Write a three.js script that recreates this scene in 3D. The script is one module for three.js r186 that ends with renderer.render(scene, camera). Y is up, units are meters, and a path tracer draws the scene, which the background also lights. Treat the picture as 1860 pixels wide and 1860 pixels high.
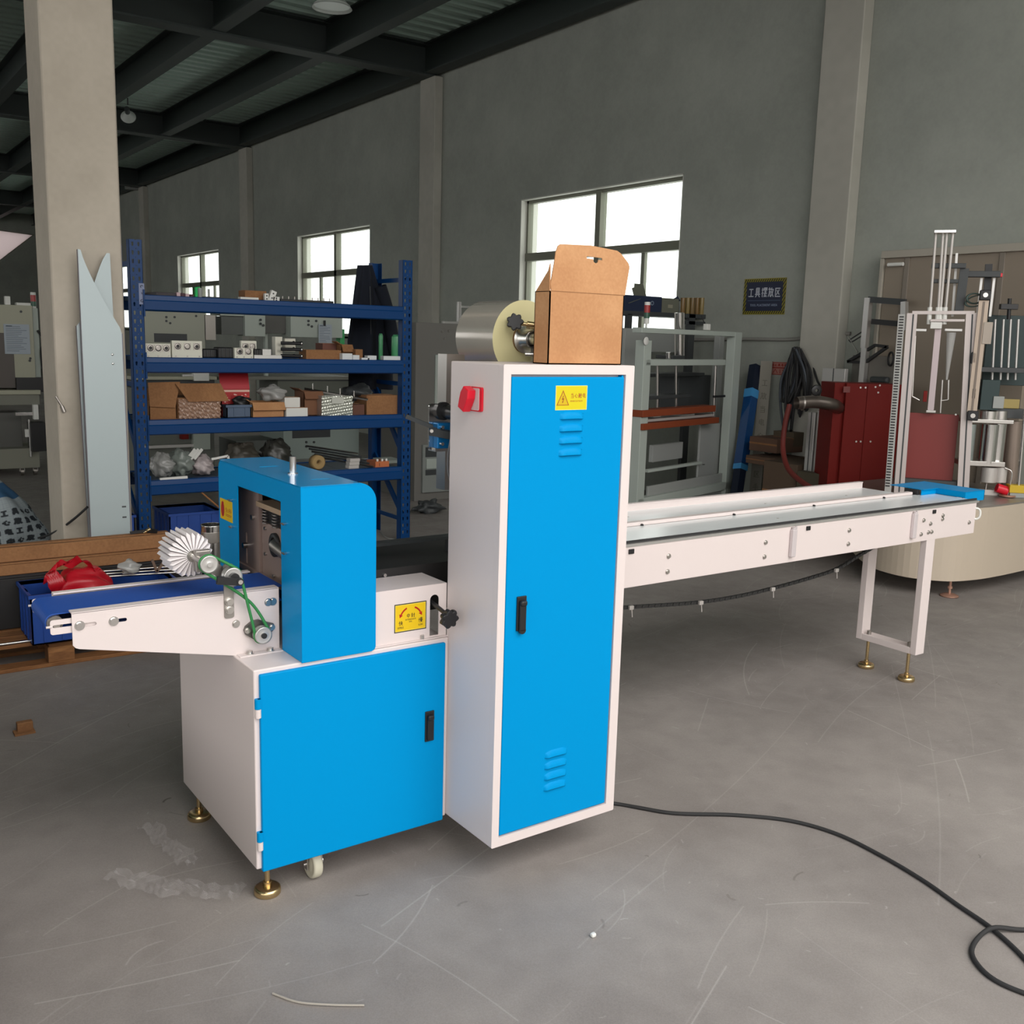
import * as THREE from 'three';
import { RoundedBoxGeometry } from 'three/addons/geometries/RoundedBoxGeometry.js';
import { mergeGeometries } from 'three/addons/utils/BufferGeometryUtils.js';
import { RectAreaLightUniformsLib } from 'three/addons/lights/RectAreaLightUniformsLib.js';

// ---------- camera, sky, daylight, exposure ----------
const scene = new THREE.Scene();
const F = 1818.85, HALF = 930;                       // focal length and half size of the 1860 px frame
const camera = new THREE.PerspectiveCamera(2 * Math.atan(HALF / F) * 180 / Math.PI, 1, 0.05, 200);
camera.rotation.set(-0.1720, -0.6176, 0.02829, 'YXZ');
camera.position.set(0, 1.5, 0);
camera.updateMatrixWorld(true);
scene.add(camera);
const SKY = 3.0;
scene.background = new THREE.Color().setRGB(SKY, SKY * 0.985, SKY * 0.965);      // bright overcast sky
RectAreaLightUniformsLib.init();
const GATE = { x0: -8.6, x1: 6.0, y1: 4.75, z: 5.2 };
const gateLight = new THREE.RectAreaLight(new THREE.Color().setRGB(1, 0.955, 0.925), 1.8, GATE.x1 - GATE.x0, 3.25);   // daylight coming in by the open gate
gateLight.position.set((GATE.x0 + GATE.x1) / 2, 3.12, GATE.z - 0.02);
gateLight.lookAt((GATE.x0 + GATE.x1) / 2, 3.12, -10);
gateLight.name = 'gate_daylight';
scene.add(gateLight);
const SKYL = { x0: -1.2, x1: 6.3, z0: 0.2, z1: 4.7 };
const roofLight = new THREE.RectAreaLight(new THREE.Color().setRGB(1, 0.965, 0.94), 6.2, SKYL.x1 - SKYL.x0, SKYL.z1 - SKYL.z0);   // daylight through the roof light over the front bay
roofLight.position.set((SKYL.x0 + SKYL.x1) / 2, 4.72, (SKYL.z0 + SKYL.z1) / 2);
roofLight.lookAt(roofLight.position.x, 0, roofLight.position.z - 0.001);
roofLight.name = 'roof_daylight';
scene.add(roofLight);
const renderer = new THREE.WebGLRenderer({ antialias: true });
renderer.toneMapping = THREE.LinearToneMapping;
renderer.toneMappingExposure = 0.77;
renderer.shadowMap.enabled = true;

// ---------- helpers ----------
let seedState = 20240611;
const rnd = () => { seedState = (seedState + 0x6d2b79f5) | 0; let t = Math.imul(seedState ^ (seedState >>> 15), 1 | seedState); t = (t + Math.imul(t ^ (t >>> 7), 61 | t)) ^ t; return ((t ^ (t >>> 14)) >>> 0) / 4294967296; };
const rr = (a, b) => a + (b - a) * rnd();
const V = (x, y, z) => new THREE.Vector3(x, y, z);
const camR = camera.matrixWorld;
const rayOf = (px, py) => V(px - HALF, HALF - py, -F).transformDirection(camR);
// the point of a picture ray on a plane x=, y= or z=
function onP(axis, value, px, py) { const d = rayOf(px, py), c = camera.position; return c.clone().addScaledVector(d, (value - c[axis]) / d[axis]); }
const used = new Map();
function numbered(name) { const n = used.get(name) ?? 0; used.set(name, n + 1); return n ? name + '_' + String(n).padStart(3, '0') : name; }
const origin = new Map();
function thing(name, label, category, at = [0, 0, 0], turn = 0, group = null, kind = null) {
  const o = new THREE.Group(); o.name = numbered(name); o.position.set(...at); o.rotation.y = turn; scene.add(o);
  o.userData = { label, category }; if (group) o.userData.group = group; if (kind) o.userData.kind = kind;
  return o;
}
// a thing whose parts are written in world coordinates: its group stands at "at" and the parts are shifted back
function wthing(name, label, category, at, group = null) { const o = thing(name, label, category, at, 0, group); origin.set(o, at); return o; }
function tag(o, label, category, group = null, kind = null) { o.userData.label = label; o.userData.category = category; if (group) o.userData.group = group; if (kind) o.userData.kind = kind; return o; }
function boxUV(g) {
  const p = g.attributes.position, n = g.attributes.normal, uv = new Float32Array(p.count * 2);
  for (let i = 0; i < p.count; i++) {
    const x = p.getX(i), y = p.getY(i), z = p.getZ(i), ax = Math.abs(n.getX(i)), ay = Math.abs(n.getY(i)), az = Math.abs(n.getZ(i));
    if (ay >= ax && ay >= az) { uv[2 * i] = x; uv[2 * i + 1] = -z; } else if (ax >= az) { uv[2 * i] = z; uv[2 * i + 1] = y; } else { uv[2 * i] = x; uv[2 * i + 1] = y; }
  }
  g.setAttribute('uv', new THREE.BufferAttribute(uv, 2)); return g;
}
function merge(list, keepUV = false) {
  const gs = (Array.isArray(list) ? list : [list]).flat(9).map((g) => {
    let h = g.index ? g.toNonIndexed() : g.clone();
    for (const k of Object.keys(h.attributes)) if (!['position', 'normal', 'uv'].includes(k)) h.deleteAttribute(k);
    if (!h.attributes.normal) h.computeVertexNormals();
    if (!keepUV) boxUV(h);
    return h;
  });
  return gs.length === 1 ? gs[0] : mergeGeometries(gs);
}
function obj(name, list, mat, parent = null, opt = {}) {
  const g = merge(list, opt.uv);
  const o = origin.get(parent); if (o) g.translate(-o[0], -o[1], -o[2]);
  const m = new THREE.Mesh(g, mat); m.castShadow = m.receiveShadow = true;
  m.name = parent ? name : numbered(name);
  (parent ?? scene).add(m);
  if (o) origin.set(m, o);
  if (opt.label) m.userData.label = opt.label;
  if (opt.kind) m.userData.kind = opt.kind;
  return m;
}
function single(name, list, mat, label, category, group = null, opt = {}) { return tag(obj(name, list, mat, null, opt), label, category, group); }
function struct(name, list, mat, label, parent = null, opt = {}) { const m = obj(name, list, mat, parent, opt); if (!parent) { m.userData.kind = 'structure'; m.userData.label = label; m.userData.category = opt.cat ?? name.replace(/_.*/, ''); } return m; }
// geometry makers (min / max corners or centre + size)
const bb = (x0, y0, z0, x1, y1, z1, r = 0) => {
  const w = Math.abs(x1 - x0), h = Math.abs(y1 - y0), d = Math.abs(z1 - z0);
  const g = r > 0 ? new RoundedBoxGeometry(w, h, d, 2, Math.min(r, w / 2.01, h / 2.01, d / 2.01)) : new THREE.BoxGeometry(w, h, d);
  return g.translate((x0 + x1) / 2, (y0 + y1) / 2, (z0 + z1) / 2);
};
const cb = (x, y, z, w, h, d, r = 0) => bb(x - w / 2, y - h / 2, z - d / 2, x + w / 2, y + h / 2, z + d / 2, r);
const Q = new THREE.Quaternion(), UP = V(0, 1, 0);
// cylinder from point a to point b
function rod(a, b, r, seg = 14, r2 = r) {
  const A = Array.isArray(a) ? V(...a) : a, B = Array.isArray(b) ? V(...b) : b, d = B.clone().sub(A), L = d.length();
  const g = new THREE.CylinderGeometry(r2, r, L, seg); g.translate(0, L / 2, 0);
  g.applyQuaternion(new THREE.Quaternion().setFromUnitVectors(UP, d.normalize())); return g.translate(A.x, A.y, A.z);
}
// square bar from a to b
function bar(a, b, w, h = w, roll = 0) {
  const A = Array.isArray(a) ? V(...a) : a, B = Array.isArray(b) ? V(...b) : b, d = B.clone().sub(A), L = d.length(); d.normalize();
  const g = new THREE.BoxGeometry(w, L, h); g.rotateY(roll); g.translate(0, L / 2, 0);
  g.applyQuaternion(new THREE.Quaternion().setFromUnitVectors(UP, d)); return g.translate(A.x, A.y, A.z);
}
function tube(pts, r, seg = 8, n = null) { const c = new THREE.CatmullRomCurve3(pts.map((p) => Array.isArray(p) ? V(...p) : p)); return new THREE.TubeGeometry(c, n ?? pts.length * 6, r, seg, false); }
// lathe along +axis through centre c: profile [[radius, along], ...]
function lathe(profile, c, axis = 'y', seg = 24) {
  const g = new THREE.LatheGeometry(profile.map(([r, y]) => new THREE.Vector2(r, y)), seg);
  if (axis === 'z') g.rotateX(Math.PI / 2); if (axis === 'x') g.rotateZ(-Math.PI / 2);
  return g.translate(...c);
}
function shapeOf(pts, holes = []) {
  const s = new THREE.Shape(pts.map(([x, y]) => new THREE.Vector2(x, y)));
  for (const h of holes) s.holes.push(new THREE.Path(h.map(([x, y]) => new THREE.Vector2(x, y)))); return s;
}
// a sheet cut in the x-y plane, from z0 to z0 + t
const sheetXY = (pts, z0, t, holes = [], bevel = 0) => new THREE.ExtrudeGeometry(shapeOf(pts, holes), { depth: t, bevelEnabled: bevel > 0, bevelSize: bevel, bevelThickness: bevel, bevelSegments: 1, curveSegments: 8 }).translate(0, 0, z0);
// a sheet cut in the z-y plane (points are [z, y]), from x0 to x0 + t
const sheetZY = (pts, x0, t, holes = []) => { const f = (l) => l.map(([z, y]) => [-z, y]); const g = new THREE.ExtrudeGeometry(shapeOf(f(pts), holes.map(f)), { depth: t, bevelEnabled: false }); g.rotateY(Math.PI / 2); return g.translate(x0, 0, 0); };
// a sheet cut in the x-z plane (points are [x, z]), from y0 up to y0 + t
const sheetXZ = (pts, y0, t, holes = []) => { const f = (l) => l.map(([x, z]) => [x, -z]); const g = new THREE.ExtrudeGeometry(shapeOf(f(pts), holes.map(f)), { depth: t, bevelEnabled: false }); g.rotateX(-Math.PI / 2); return g.translate(0, y0, 0); };
const rectPts = (x0, y0, x1, y1) => [[x0, y0], [x1, y0], [x1, y1], [x0, y1]];
function roundRect(x0, y0, x1, y1, r, n = 4) {
  const out = [], c = [[x1 - r, y0 + r, -90], [x1 - r, y1 - r, 0], [x0 + r, y1 - r, 90], [x0 + r, y0 + r, 180]];
  for (const [cx, cy, a0] of c) for (let i = 0; i <= n; i++) { const a = (a0 + 90 * i / n) * Math.PI / 180; out.push([cx + r * Math.cos(a), cy + r * Math.sin(a)]); }
  return out;
}
const circlePts = (cx, cy, r, n = 20) => Array.from({ length: n }, (_, i) => [cx + r * Math.cos(i / n * 2 * Math.PI), cy + r * Math.sin(i / n * 2 * Math.PI)]);
const slotPts = (x0, x1, y, r, n = 6) => { const o = []; for (let i = 0; i <= n; i++) { const a = -Math.PI / 2 + Math.PI * i / n; o.push([x1 + r * Math.cos(a), y + r * Math.sin(a)]); } for (let i = 0; i <= n; i++) { const a = Math.PI / 2 + Math.PI * i / n; o.push([x0 + r * Math.cos(a), y + r * Math.sin(a)]); } return o; };
// a printed card standing on a surface: centre, size, direction it faces
function card(w, h, t, c, turnY = 0, tilt = 0) {
  const g = new THREE.BoxGeometry(w, h, t); const uv = g.attributes.uv;            // only the front face shows the print
  for (let i = 0; i < uv.count; i++) if (i < 16 || i >= 20) uv.setXY(i, 0.01, 0.01);
  g.rotateX(tilt); g.rotateY(turnY); return g.translate(...c);
}
// a crumpled or lumpy closed blob
function lump(c, rx, ry, rz, amp, freq, seed, seg = 20) {
  const g = new THREE.SphereGeometry(1, seg, Math.round(seg * 0.7)), p = g.attributes.position;
  for (let i = 0; i < p.count; i++) {
    const v = V(p.getX(i), p.getY(i), p.getZ(i));
    const k = 1 + amp * (Math.sin(v.x * freq + seed) * Math.cos(v.y * freq * 1.3 + seed * 2) + 0.6 * Math.sin(v.z * freq * 1.9 + v.x * freq + seed * 3) + 0.4 * Math.cos((v.y - v.z) * freq * 2.7 + seed));
    p.setXYZ(i, v.x * rx * k, Math.max(v.y * ry * k, -ry * 0.98), v.z * rz * k);
  }
  g.computeVertexNormals(); return g.translate(...c);
}
// a wrinkled sheet over a grid: fn(u, v) -> [x, y, z]
function grid(fn, nu, nv) {
  const pos = [], idx = [], uv = [];
  for (let j = 0; j <= nv; j++) for (let i = 0; i <= nu; i++) { pos.push(...fn(i / nu, j / nv)); uv.push(i / nu, j / nv); }
  for (let j = 0; j < nv; j++) for (let i = 0; i < nu; i++) { const a = j * (nu + 1) + i; idx.push(a, a + 1, a + nu + 2, a, a + nu + 2, a + nu + 1); }
  const g = new THREE.BufferGeometry(); g.setAttribute('position', new THREE.Float32BufferAttribute(pos, 3)); g.setAttribute('uv', new THREE.Float32BufferAttribute(uv, 2)); g.setIndex(idx); g.computeVertexNormals(); return g;
}

// ---------- textures ----------
const canvasOf = (w, h, draw) => { const c = document.createElement('canvas'); c.width = w; c.height = h; draw(c.getContext('2d'), w, h); return c; };
function canvasTex(w, h, draw, repeat = null) { const t = new THREE.CanvasTexture(canvasOf(w, h, draw)); t.colorSpace = THREE.SRGBColorSpace; t.magFilter = THREE.LinearFilter; if (repeat) { t.wrapS = t.wrapT = THREE.RepeatWrapping; t.repeat.set(repeat, repeat); } return t; }
function hash2(x, y) { let h = Math.imul(x, 374761393) ^ Math.imul(y, 668265263); h = Math.imul(h ^ (h >>> 13), 1274126177); return ((h ^ (h >>> 16)) >>> 0) / 4294967296; }
function vnoise(x, y, per) { const ix = Math.floor(x), iy = Math.floor(y), fx = x - ix, fy = y - iy, s = fx * fx * (3 - 2 * fx), t = fy * fy * (3 - 2 * fy), w = (a) => ((a % per) + per) % per; const h = (a, b) => hash2(w(a), w(b)); return (h(ix, iy) * (1 - s) + h(ix + 1, iy) * s) * (1 - t) + (h(ix, iy + 1) * (1 - s) + h(ix + 1, iy + 1) * s) * t; }
// tiling noise texture; octaves [[cells, weight], ...], colour runs from a to b (sRGB 0-255)
function noiseTex(size, metres, octaves, a, b, srgb = true, stretch = 1) {
  const d = new Uint8Array(size * size * 4), tot = octaves.reduce((s, o) => s + o[1], 0);
  for (let y = 0; y < size; y++) for (let x = 0; x < size; x++) {
    let v = 0; for (const [c, w] of octaves) v += w * vnoise(x / size * c, y / size * c * stretch, c * Math.max(1, stretch)); v /= tot;
    const k = Math.min(1, Math.max(0, (v - 0.5) * 1.7 + 0.5)), i = (y * size + x) * 4;
    for (let q = 0; q < 3; q++) d[i + q] = a[q] + (b[q] - a[q]) * k; d[i + 3] = 255;
  }
  const t = new THREE.DataTexture(d, size, size); t.wrapS = t.wrapT = THREE.RepeatWrapping; t.magFilter = THREE.LinearFilter; t.repeat.set(1 / metres, 1 / metres); if (srgb) t.colorSpace = THREE.SRGBColorSpace; t.needsUpdate = true; return t;
}
const bumpFine = noiseTex(256, 0.12, [[64, 1], [24, 0.6]], [90, 90, 90], [170, 170, 170], false);
const bumpWall = noiseTex(512, 1.6, [[8, 1], [60, 0.7], [160, 0.5]], [60, 60, 60], [200, 200, 200], false);
const std = (color, roughness = 0.6, metalness = 0, extra = {}) => new THREE.MeshStandardMaterial({ color, roughness, metalness, ...extra });
const phys = (o) => new THREE.MeshPhysicalMaterial(o);

// writing: strokes of the characters on a 100 grid, y down
const HAN = {
  zhong: [[18, 28, 82, 28, 82, 62, 18, 62, 18, 28], [50, 8, 50, 96]],
  feng: [[10, 20, 45, 20], [28, 8, 28, 42], [5, 42, 50, 42], [10, 58, 46, 58], [28, 48, 28, 82], [5, 84, 50, 80], [55, 35, 95, 35], [78, 8, 78, 90, 66, 84], [60, 52, 68, 64]],
  kuai: [[15, 35, 10, 52], [25, 8, 25, 95], [33, 28, 40, 42], [48, 28, 82, 28, 82, 55], [40, 55, 96, 55], [64, 8, 64, 55, 40, 94], [66, 58, 94, 94]],
  man: [[13, 35, 8, 52], [22, 8, 22, 95], [30, 28, 36, 42], [50, 6, 86, 6, 86, 34, 50, 34, 50, 6], [50, 20, 86, 20], [44, 42, 94, 42, 94, 58, 44, 58, 44, 42], [60, 42, 60, 58], [77, 42, 77, 58], [48, 68, 86, 68, 42, 96], [54, 72, 96, 96]],
  dang: [[50, 6, 50, 40], [22, 14, 32, 32], [80, 12, 70, 32], [16, 42, 84, 42, 84, 92, 16, 92], [18, 67, 84, 67]],
  xin: [[18, 45, 10, 72], [34, 32, 36, 78, 48, 86, 70, 86, 76, 68], [50, 18, 58, 36], [78, 36, 92, 60]],
  chu: [[22, 6, 10, 28], [18, 20, 40, 20, 32, 34], [12, 36, 12, 70, 4, 94], [12, 36, 44, 36, 44, 90, 36, 90], [12, 53, 44, 53], [12, 70, 44, 70], [28, 36, 28, 88], [54, 26, 92, 26, 92, 56, 54, 56, 54, 26], [73, 6, 73, 88], [52, 90, 96, 84], [84, 74, 94, 92]],
  dian: [[20, 22, 80, 22, 80, 68, 20, 68, 20, 22], [20, 45, 80, 45], [50, 6, 50, 86, 90, 88, 92, 74]],
  gong: [[14, 18, 86, 18], [50, 18, 50, 86], [6, 86, 94, 86]],
  ju: [[26, 8, 74, 8, 74, 66], [26, 8, 26, 66], [26, 23, 74, 23], [26, 38, 74, 38], [26, 52, 74, 52], [6, 67, 94, 67], [36, 72, 14, 94], [62, 72, 86, 94]],
  bai: [[6, 26, 34, 26], [20, 6, 20, 88, 12, 84], [6, 62, 34, 50], [44, 8, 92, 8, 92, 28, 44, 28, 44, 8], [60, 8, 60, 28], [76, 8, 76, 28], [50, 44, 88, 44], [68, 32, 68, 60], [40, 60, 96, 60], [64, 62, 50, 88, 84, 84], [76, 72, 90, 94]],
  fang: [[22, 4, 28, 14], [6, 20, 48, 20], [26, 20, 22, 60, 6, 92], [22, 44, 42, 44, 40, 86, 30, 86], [62, 6, 52, 34], [58, 24, 94, 24], [84, 24, 72, 64, 48, 94], [58, 38, 72, 68, 94, 94]],
  qu: [[90, 14, 14, 14, 14, 90, 94, 90], [74, 26, 28, 76], [34, 30, 76, 74]],
  jia: [[14, 24, 86, 24], [28, 34, 36, 50], [72, 34, 64, 50], [8, 56, 92, 56], [50, 6, 50, 56, 10, 94], [52, 60, 90, 94]],
  shou: [[70, 8, 24, 18], [14, 38, 86, 38], [6, 60, 94, 60], [50, 14, 50, 88, 38, 84]],
};
function han(ctx, key, x, y, w, h, weight) {
  ctx.lineWidth = weight; ctx.lineCap = 'butt'; ctx.lineJoin = 'miter';
  for (const s of HAN[key]) { ctx.beginPath(); for (let i = 0; i < s.length; i += 2) ctx[i ? 'lineTo' : 'moveTo'](x + s[i] / 100 * w, y + s[i + 1] / 100 * h); ctx.stroke(); }
}

// ---------- materials ----------
const C = (r, g, b) => new THREE.Color().setRGB(r, g, b);
const whitePaint = std(C(0.73, 0.645, 0.625), 0.38, 0, { bumpMap: bumpFine, bumpScale: 0.00012 });
const bluePaint = phys({ color: C(0.0, 0.27, 0.61), roughness: 0.36, specularIntensity: 0.12, bumpMap: bumpFine, bumpScale: 0.00006 });
const bluePaintTop = phys({ color: C(0.0, 0.27, 0.61), roughness: 0.16, specularIntensity: 0.8 });
const rackBlue = phys({ color: C(0.002, 0.045, 0.17), roughness: 0.3, specularIntensity: 0.45 });
const creamPaint = std(C(0.56, 0.475, 0.375), 0.45, 0, { bumpMap: bumpFine, bumpScale: 0.0002 });
const paleGreenPaint = std(C(0.42, 0.47, 0.43), 0.5);
const greyMachine = std(C(0.33, 0.345, 0.33), 0.55);
const darkMachine = std(C(0.045, 0.05, 0.052), 0.5);
const blackPlastic = std(C(0.012, 0.012, 0.013), 0.42);
const blackRubber = std(C(0.02, 0.02, 0.021), 0.75);
const steel = std(C(0.62, 0.60, 0.57), 0.28, 1);
const brightSteel = std(C(0.68, 0.67, 0.65), 0.16, 1);
const dullSteel = std(C(0.42, 0.39, 0.36), 0.42, 1);
const alu = std(C(0.60, 0.59, 0.57), 0.4, 0.8);
const aluMatte = std(C(0.55, 0.52, 0.49), 0.5, 0.35);
const brass = std(C(0.66, 0.50, 0.27), 0.27, 1);
const beltBlue = std(C(0.012, 0.075, 0.36), 0.62, 0, { bumpMap: bumpFine, bumpScale: 0.0002 });
const beltGreen = std(C(0.03, 0.22, 0.06), 0.5);
const nylonWhite = phys({ color: C(0.84, 0.79, 0.79), roughness: 0.55, transmission: 0.12, thickness: 0 });
const redPlastic = std(C(0.72, 0.01, 0.03), 0.32);
const redPaint = phys({ color: C(0.17, 0.014, 0.011), roughness: 0.45, specularIntensity: 0.3, bumpMap: bumpFine, bumpScale: 0.0003 });
const orangePaint = phys({ color: C(0.24, 0.055, 0.022), roughness: 0.5, specularIntensity: 0.4 });
const cardTex = noiseTex(256, 0.5, [[6, 1], [90, 0.45], [128, 0.35]], [178, 128, 86], [196, 148, 104], true, 1);
const cardboard = std(0xffffff, 0.82, 0, { map: cardTex });
const cardTexDark = noiseTex(256, 0.6, [[5, 1], [70, 0.5], [120, 0.35]], [132, 92, 58], [158, 113, 74], true, 1);
const cardboardBrown = std(0xffffff, 0.85, 0, { map: cardTexDark });
const woodTex = noiseTex(256, 0.6, [[4, 1], [12, 0.7], [40, 0.5]], [120, 78, 44], [168, 118, 72], true, 6);
const wood = std(0xffffff, 0.8, 0, { map: woodTex });
const paper = std(C(0.72, 0.75, 0.76), 0.8);
const whitePlastic = std(C(0.74, 0.74, 0.70), 0.4);
const crateBlue = std(C(0.012, 0.06, 0.30), 0.42);
const clearFilm = phys({ color: C(0.75, 0.72, 0.72), roughness: 0.1, transparent: true, opacity: 0.13 });
const cloudyFilm = phys({ color: C(0.72, 0.72, 0.70), roughness: 0.22, transmission: 0.6, thickness: 0 });
const darkCloth = std(C(0.008, 0.011, 0.02), 0.95);
const green = std(C(0.06, 0.42, 0.14), 0.45);

// ---------- the hall ----------
const XW = 7.0, XL = -9, ZB = -38, YG = 4.76, YD = 5.14, ZF = GATE.z;
const GZ = [-5.4, -11.83, -18.48, -25.17, -31.8, 1.1];             // girder and wall pillar lines
const floorTex = (() => {
  const S = 2048, c = canvasOf(S, S, (g) => {
    const im = g.createImageData(S, S), d = im.data;
    for (let y = 0; y < S; y++) for (let x = 0; x < S; x++) {
      const n = 0.45 * vnoise(x / 256, y / 256, 8) + 0.3 * vnoise(x / 90.02, y / 90.02, 22.75 | 0) + 0.25 * vnoise(x / 24, y / 24, 85) + 0.35 * (hash2(x, y) - 0.5);
      const k = (n - 0.5) * 30, i = (y * S + x) * 4;
      d[i] = 142 + k; d[i + 1] = 136 + k; d[i + 2] = 132 + k * 0.95; d[i + 3] = 255;
    }
    g.putImageData(im, 0, 0);
    g.lineCap = 'round';
    const stroke = (x, y, a, L, bend, w, col) => { g.strokeStyle = col; g.lineWidth = w; for (const ox of [0, S, -S]) for (const oy of [0, S, -S]) { g.beginPath(); g.moveTo(x + ox, y + oy); g.quadraticCurveTo(x + ox + Math.cos(a) * L / 2 - Math.sin(a) * bend, y + oy + Math.sin(a) * L / 2 + Math.cos(a) * bend, x + ox + Math.cos(a) * L, y + oy + Math.sin(a) * L); g.stroke(); } };
    for (let i = 0; i < 260; i++) stroke(rnd() * S, rnd() * S, rr(-0.5, 0.5) + (rnd() < 0.25 ? rr(0, 3) : 0.15), rr(20, 240), rr(-18, 18), rr(0.7, 2.0), `rgba(205,202,196,${rr(0.10, 0.34)})`);
    for (let i = 0; i < 40; i++) stroke(rnd() * S, rnd() * S, rr(-0.35, 0.35), rr(300, 900), rr(-50, 50), rr(1, 2.4), `rgba(200,198,192,${rr(0.12, 0.30)})`);
    for (let i = 0; i < 60; i++) stroke(rnd() * S, rnd() * S, rr(0, 6.3), rr(4, 26), rr(-6, 6), rr(1.2, 3.4), `rgba(60,56,52,${rr(0.15, 0.5)})`);
    for (let i = 0; i < 500; i++) stroke(rnd() * S, rnd() * S, rr(0, 6.3), rr(2, 12), rr(-3, 3), rr(0.8, 1.8), `rgba(205,202,196,${rr(0.15, 0.4)})`);
  });
  const t = new THREE.CanvasTexture(c); t.colorSpace = THREE.SRGBColorSpace; t.wrapS = t.wrapT = THREE.RepeatWrapping; t.repeat.set(1 / 4.6, 1 / 4.6); t.rotation = 0.35; t.magFilter = THREE.LinearFilter; return t;
})();
const floorRough = noiseTex(512, 2.3, [[6, 1], [40, 0.6], [180, 0.5]], [120, 120, 120], [190, 190, 190], false);
const floorMat = phys({ color: 0xffffff, roughness: 1.0, specularIntensity: 0.45, map: floorTex, roughnessMap: floorRough, bumpMap: bumpWall, bumpScale: 0.0006 });
struct('floor', bb(XL - 0.3, -0.2, ZB - 0.3, XW + 0.3, 0, ZF + 0.25), floorMat, 'grey painted concrete workshop floor with pale scratches and scuffs');
struct('outside_ground', bb(-40, -0.25, ZF + 0.26, 40, -0.05, 45), std(C(0.30, 0.29, 0.27), 0.9), 'pale concrete yard outside the open gate', null, { cat: 'ground' });

struct('outside_wall', bb(-30, 0, 12, 30, 3.0, 12.3), std(C(0.22, 0.21, 0.19), 0.9), 'yard wall across from the open gate', null, { cat: 'wall' });
const wallTex = noiseTex(512, 3.2, [[5, 1], [14, 0.6], [60, 0.35], [200, 0.3]], [150, 154, 146], [168, 172, 163]);
const wallMat = std(0xffffff, 0.9, 0, { map: wallTex, bumpMap: bumpWall, bumpScale: 0.0015 });
// side wall with its window openings (points are [z, y])
const winY0 = 1.45, winY1 = 1.5 + 0.2265 * XW;
const winZ = [[-1.407 * XW, -1.028 * XW], [-2.33 * XW, -1.951 * XW], [-3.27 * XW, -2.887 * XW], [-4.215 * XW, -3.835 * XW]];
struct('wall_right', sheetZY(rectPts(ZB, 0, ZF, YD + 0.4), XW, 0.24, winZ.map(([a, b]) => rectPts(a, winY0, b, winY1))), wallMat, 'long grey-white plastered side wall with windows');
struct('wall_back', sheetXY(rectPts(XL, 0, XW + 0.24, YD + 0.4), ZB - 0.24, 0.24, [[[4.2, 4.68], [4.2, 2.25], [6.85, 4.5]]]), wallMat, 'plastered wall at the end of the hall');
// opening on the far side wall, high band of daylight behind the pillars
struct('wall_left', sheetZY(rectPts(ZB, 0, ZF, YD + 0.4), XL - 0.24, 0.24, [rectPts(-6.2, 0.6, 3.6, 4.7), rectPts(-17.5, 1.3, -12.6, 4.3), rectPts(-24.2, 1.3, -19.3, 4.3), rectPts(-31, 1.3, -26, 4.3)]), wallMat, 'plastered side wall opposite the windows');
struct('wall_front', sheetXY(rectPts(XL, 0, XW + 0.24, YD + 0.4), ZF, 0.24, [[[GATE.x0, 0], [GATE.x1, 0], [GATE.x1, GATE.y1], [GATE.x0, GATE.y1]]]), wallMat, 'front wall with the wide open gate');

// corrugated steel deck, ribs running across the hall
const deckMat = std(C(0.48, 0.62, 0.55), 0.45, 0.0);
const deck = (za, zb, xa, xb) => { const pts = [], pitch = 0.23; for (let z = za; z < zb - 0.2; z += pitch) pts.push([z, YD + 0.075], [z + 0.085, YD + 0.075], [z + 0.11, YD], [z + 0.205, YD]); pts.push([zb, YD + 0.075], [zb, YD + 0.1], [za, YD + 0.1]); return sheetZY(pts, xa, xb - xa); };
struct('ceiling', [deck(ZB, SKYL.z0, XL, XW), deck(SKYL.z0, ZF, XL, SKYL.x0), deck(SKYL.z0, ZF, SKYL.x1, XW), deck(SKYL.z1, ZF, SKYL.x0, SKYL.x1)], deckMat, 'dark green corrugated steel ceiling deck');
struct('skylight', bb(SKYL.x0, YD + 0.05, SKYL.z0, SKYL.x1, YD + 0.06, SKYL.z1), phys({ color: C(0.85, 0.85, 0.83), roughness: 0.9, transmission: 0.55, thickness: 0 }), 'translucent roof light panel over the front bay', null, { cat: 'skylight' });
const beamMat = std(C(0.035, 0.045, 0.043), 0.55, 0.0);
const iX = (x0, x1, z, y0, y1, w) => [bb(x0, y0, z - w / 2, x1, y0 + 0.022, z + w / 2), bb(x0, y1 - 0.022, z - w / 2, x1, y1, z + w / 2), bb(x0, y0 + 0.02, z - 0.008, x1, y1 - 0.02, z + 0.008)];
const iZ = (z0, z1, x, y0, y1, w) => [bb(x - w / 2, y0, z0, x + w / 2, y0 + 0.018, z1), bb(x - w / 2, y1 - 0.018, z0, x + w / 2, y1, z1), bb(x - 0.006, y0 + 0.016, z0, x + 0.006, y1 - 0.016, z1)];
for (const z of GZ) struct('beam', iX(XL, XW, z, YG, YD, 0.26), beamMat, 'deep dark green steel girder crossing the hall above a pillar');
{ const zs = [...GZ].sort((a, b) => a - b); const spans = [[ZB, zs[0] - 0.12]]; for (let i = 0; i < zs.length - 1; i++) spans.push([zs[i] + 0.01, zs[i + 1] - 0.01]); spans.push([zs[5] + 0.01, ZF]);
  for (const [a, b] of spans) for (let k = 0; k < 9; k++) { const x = 6.84 - 1.37 * k; struct('beam', iZ(a, b, x, YG + 0.02, YD, 0.17), beamMat, k ? 'dark green steel joist spanning between girders under the deck' : 'dark green steel edge joist along the side wall'); } }
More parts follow.
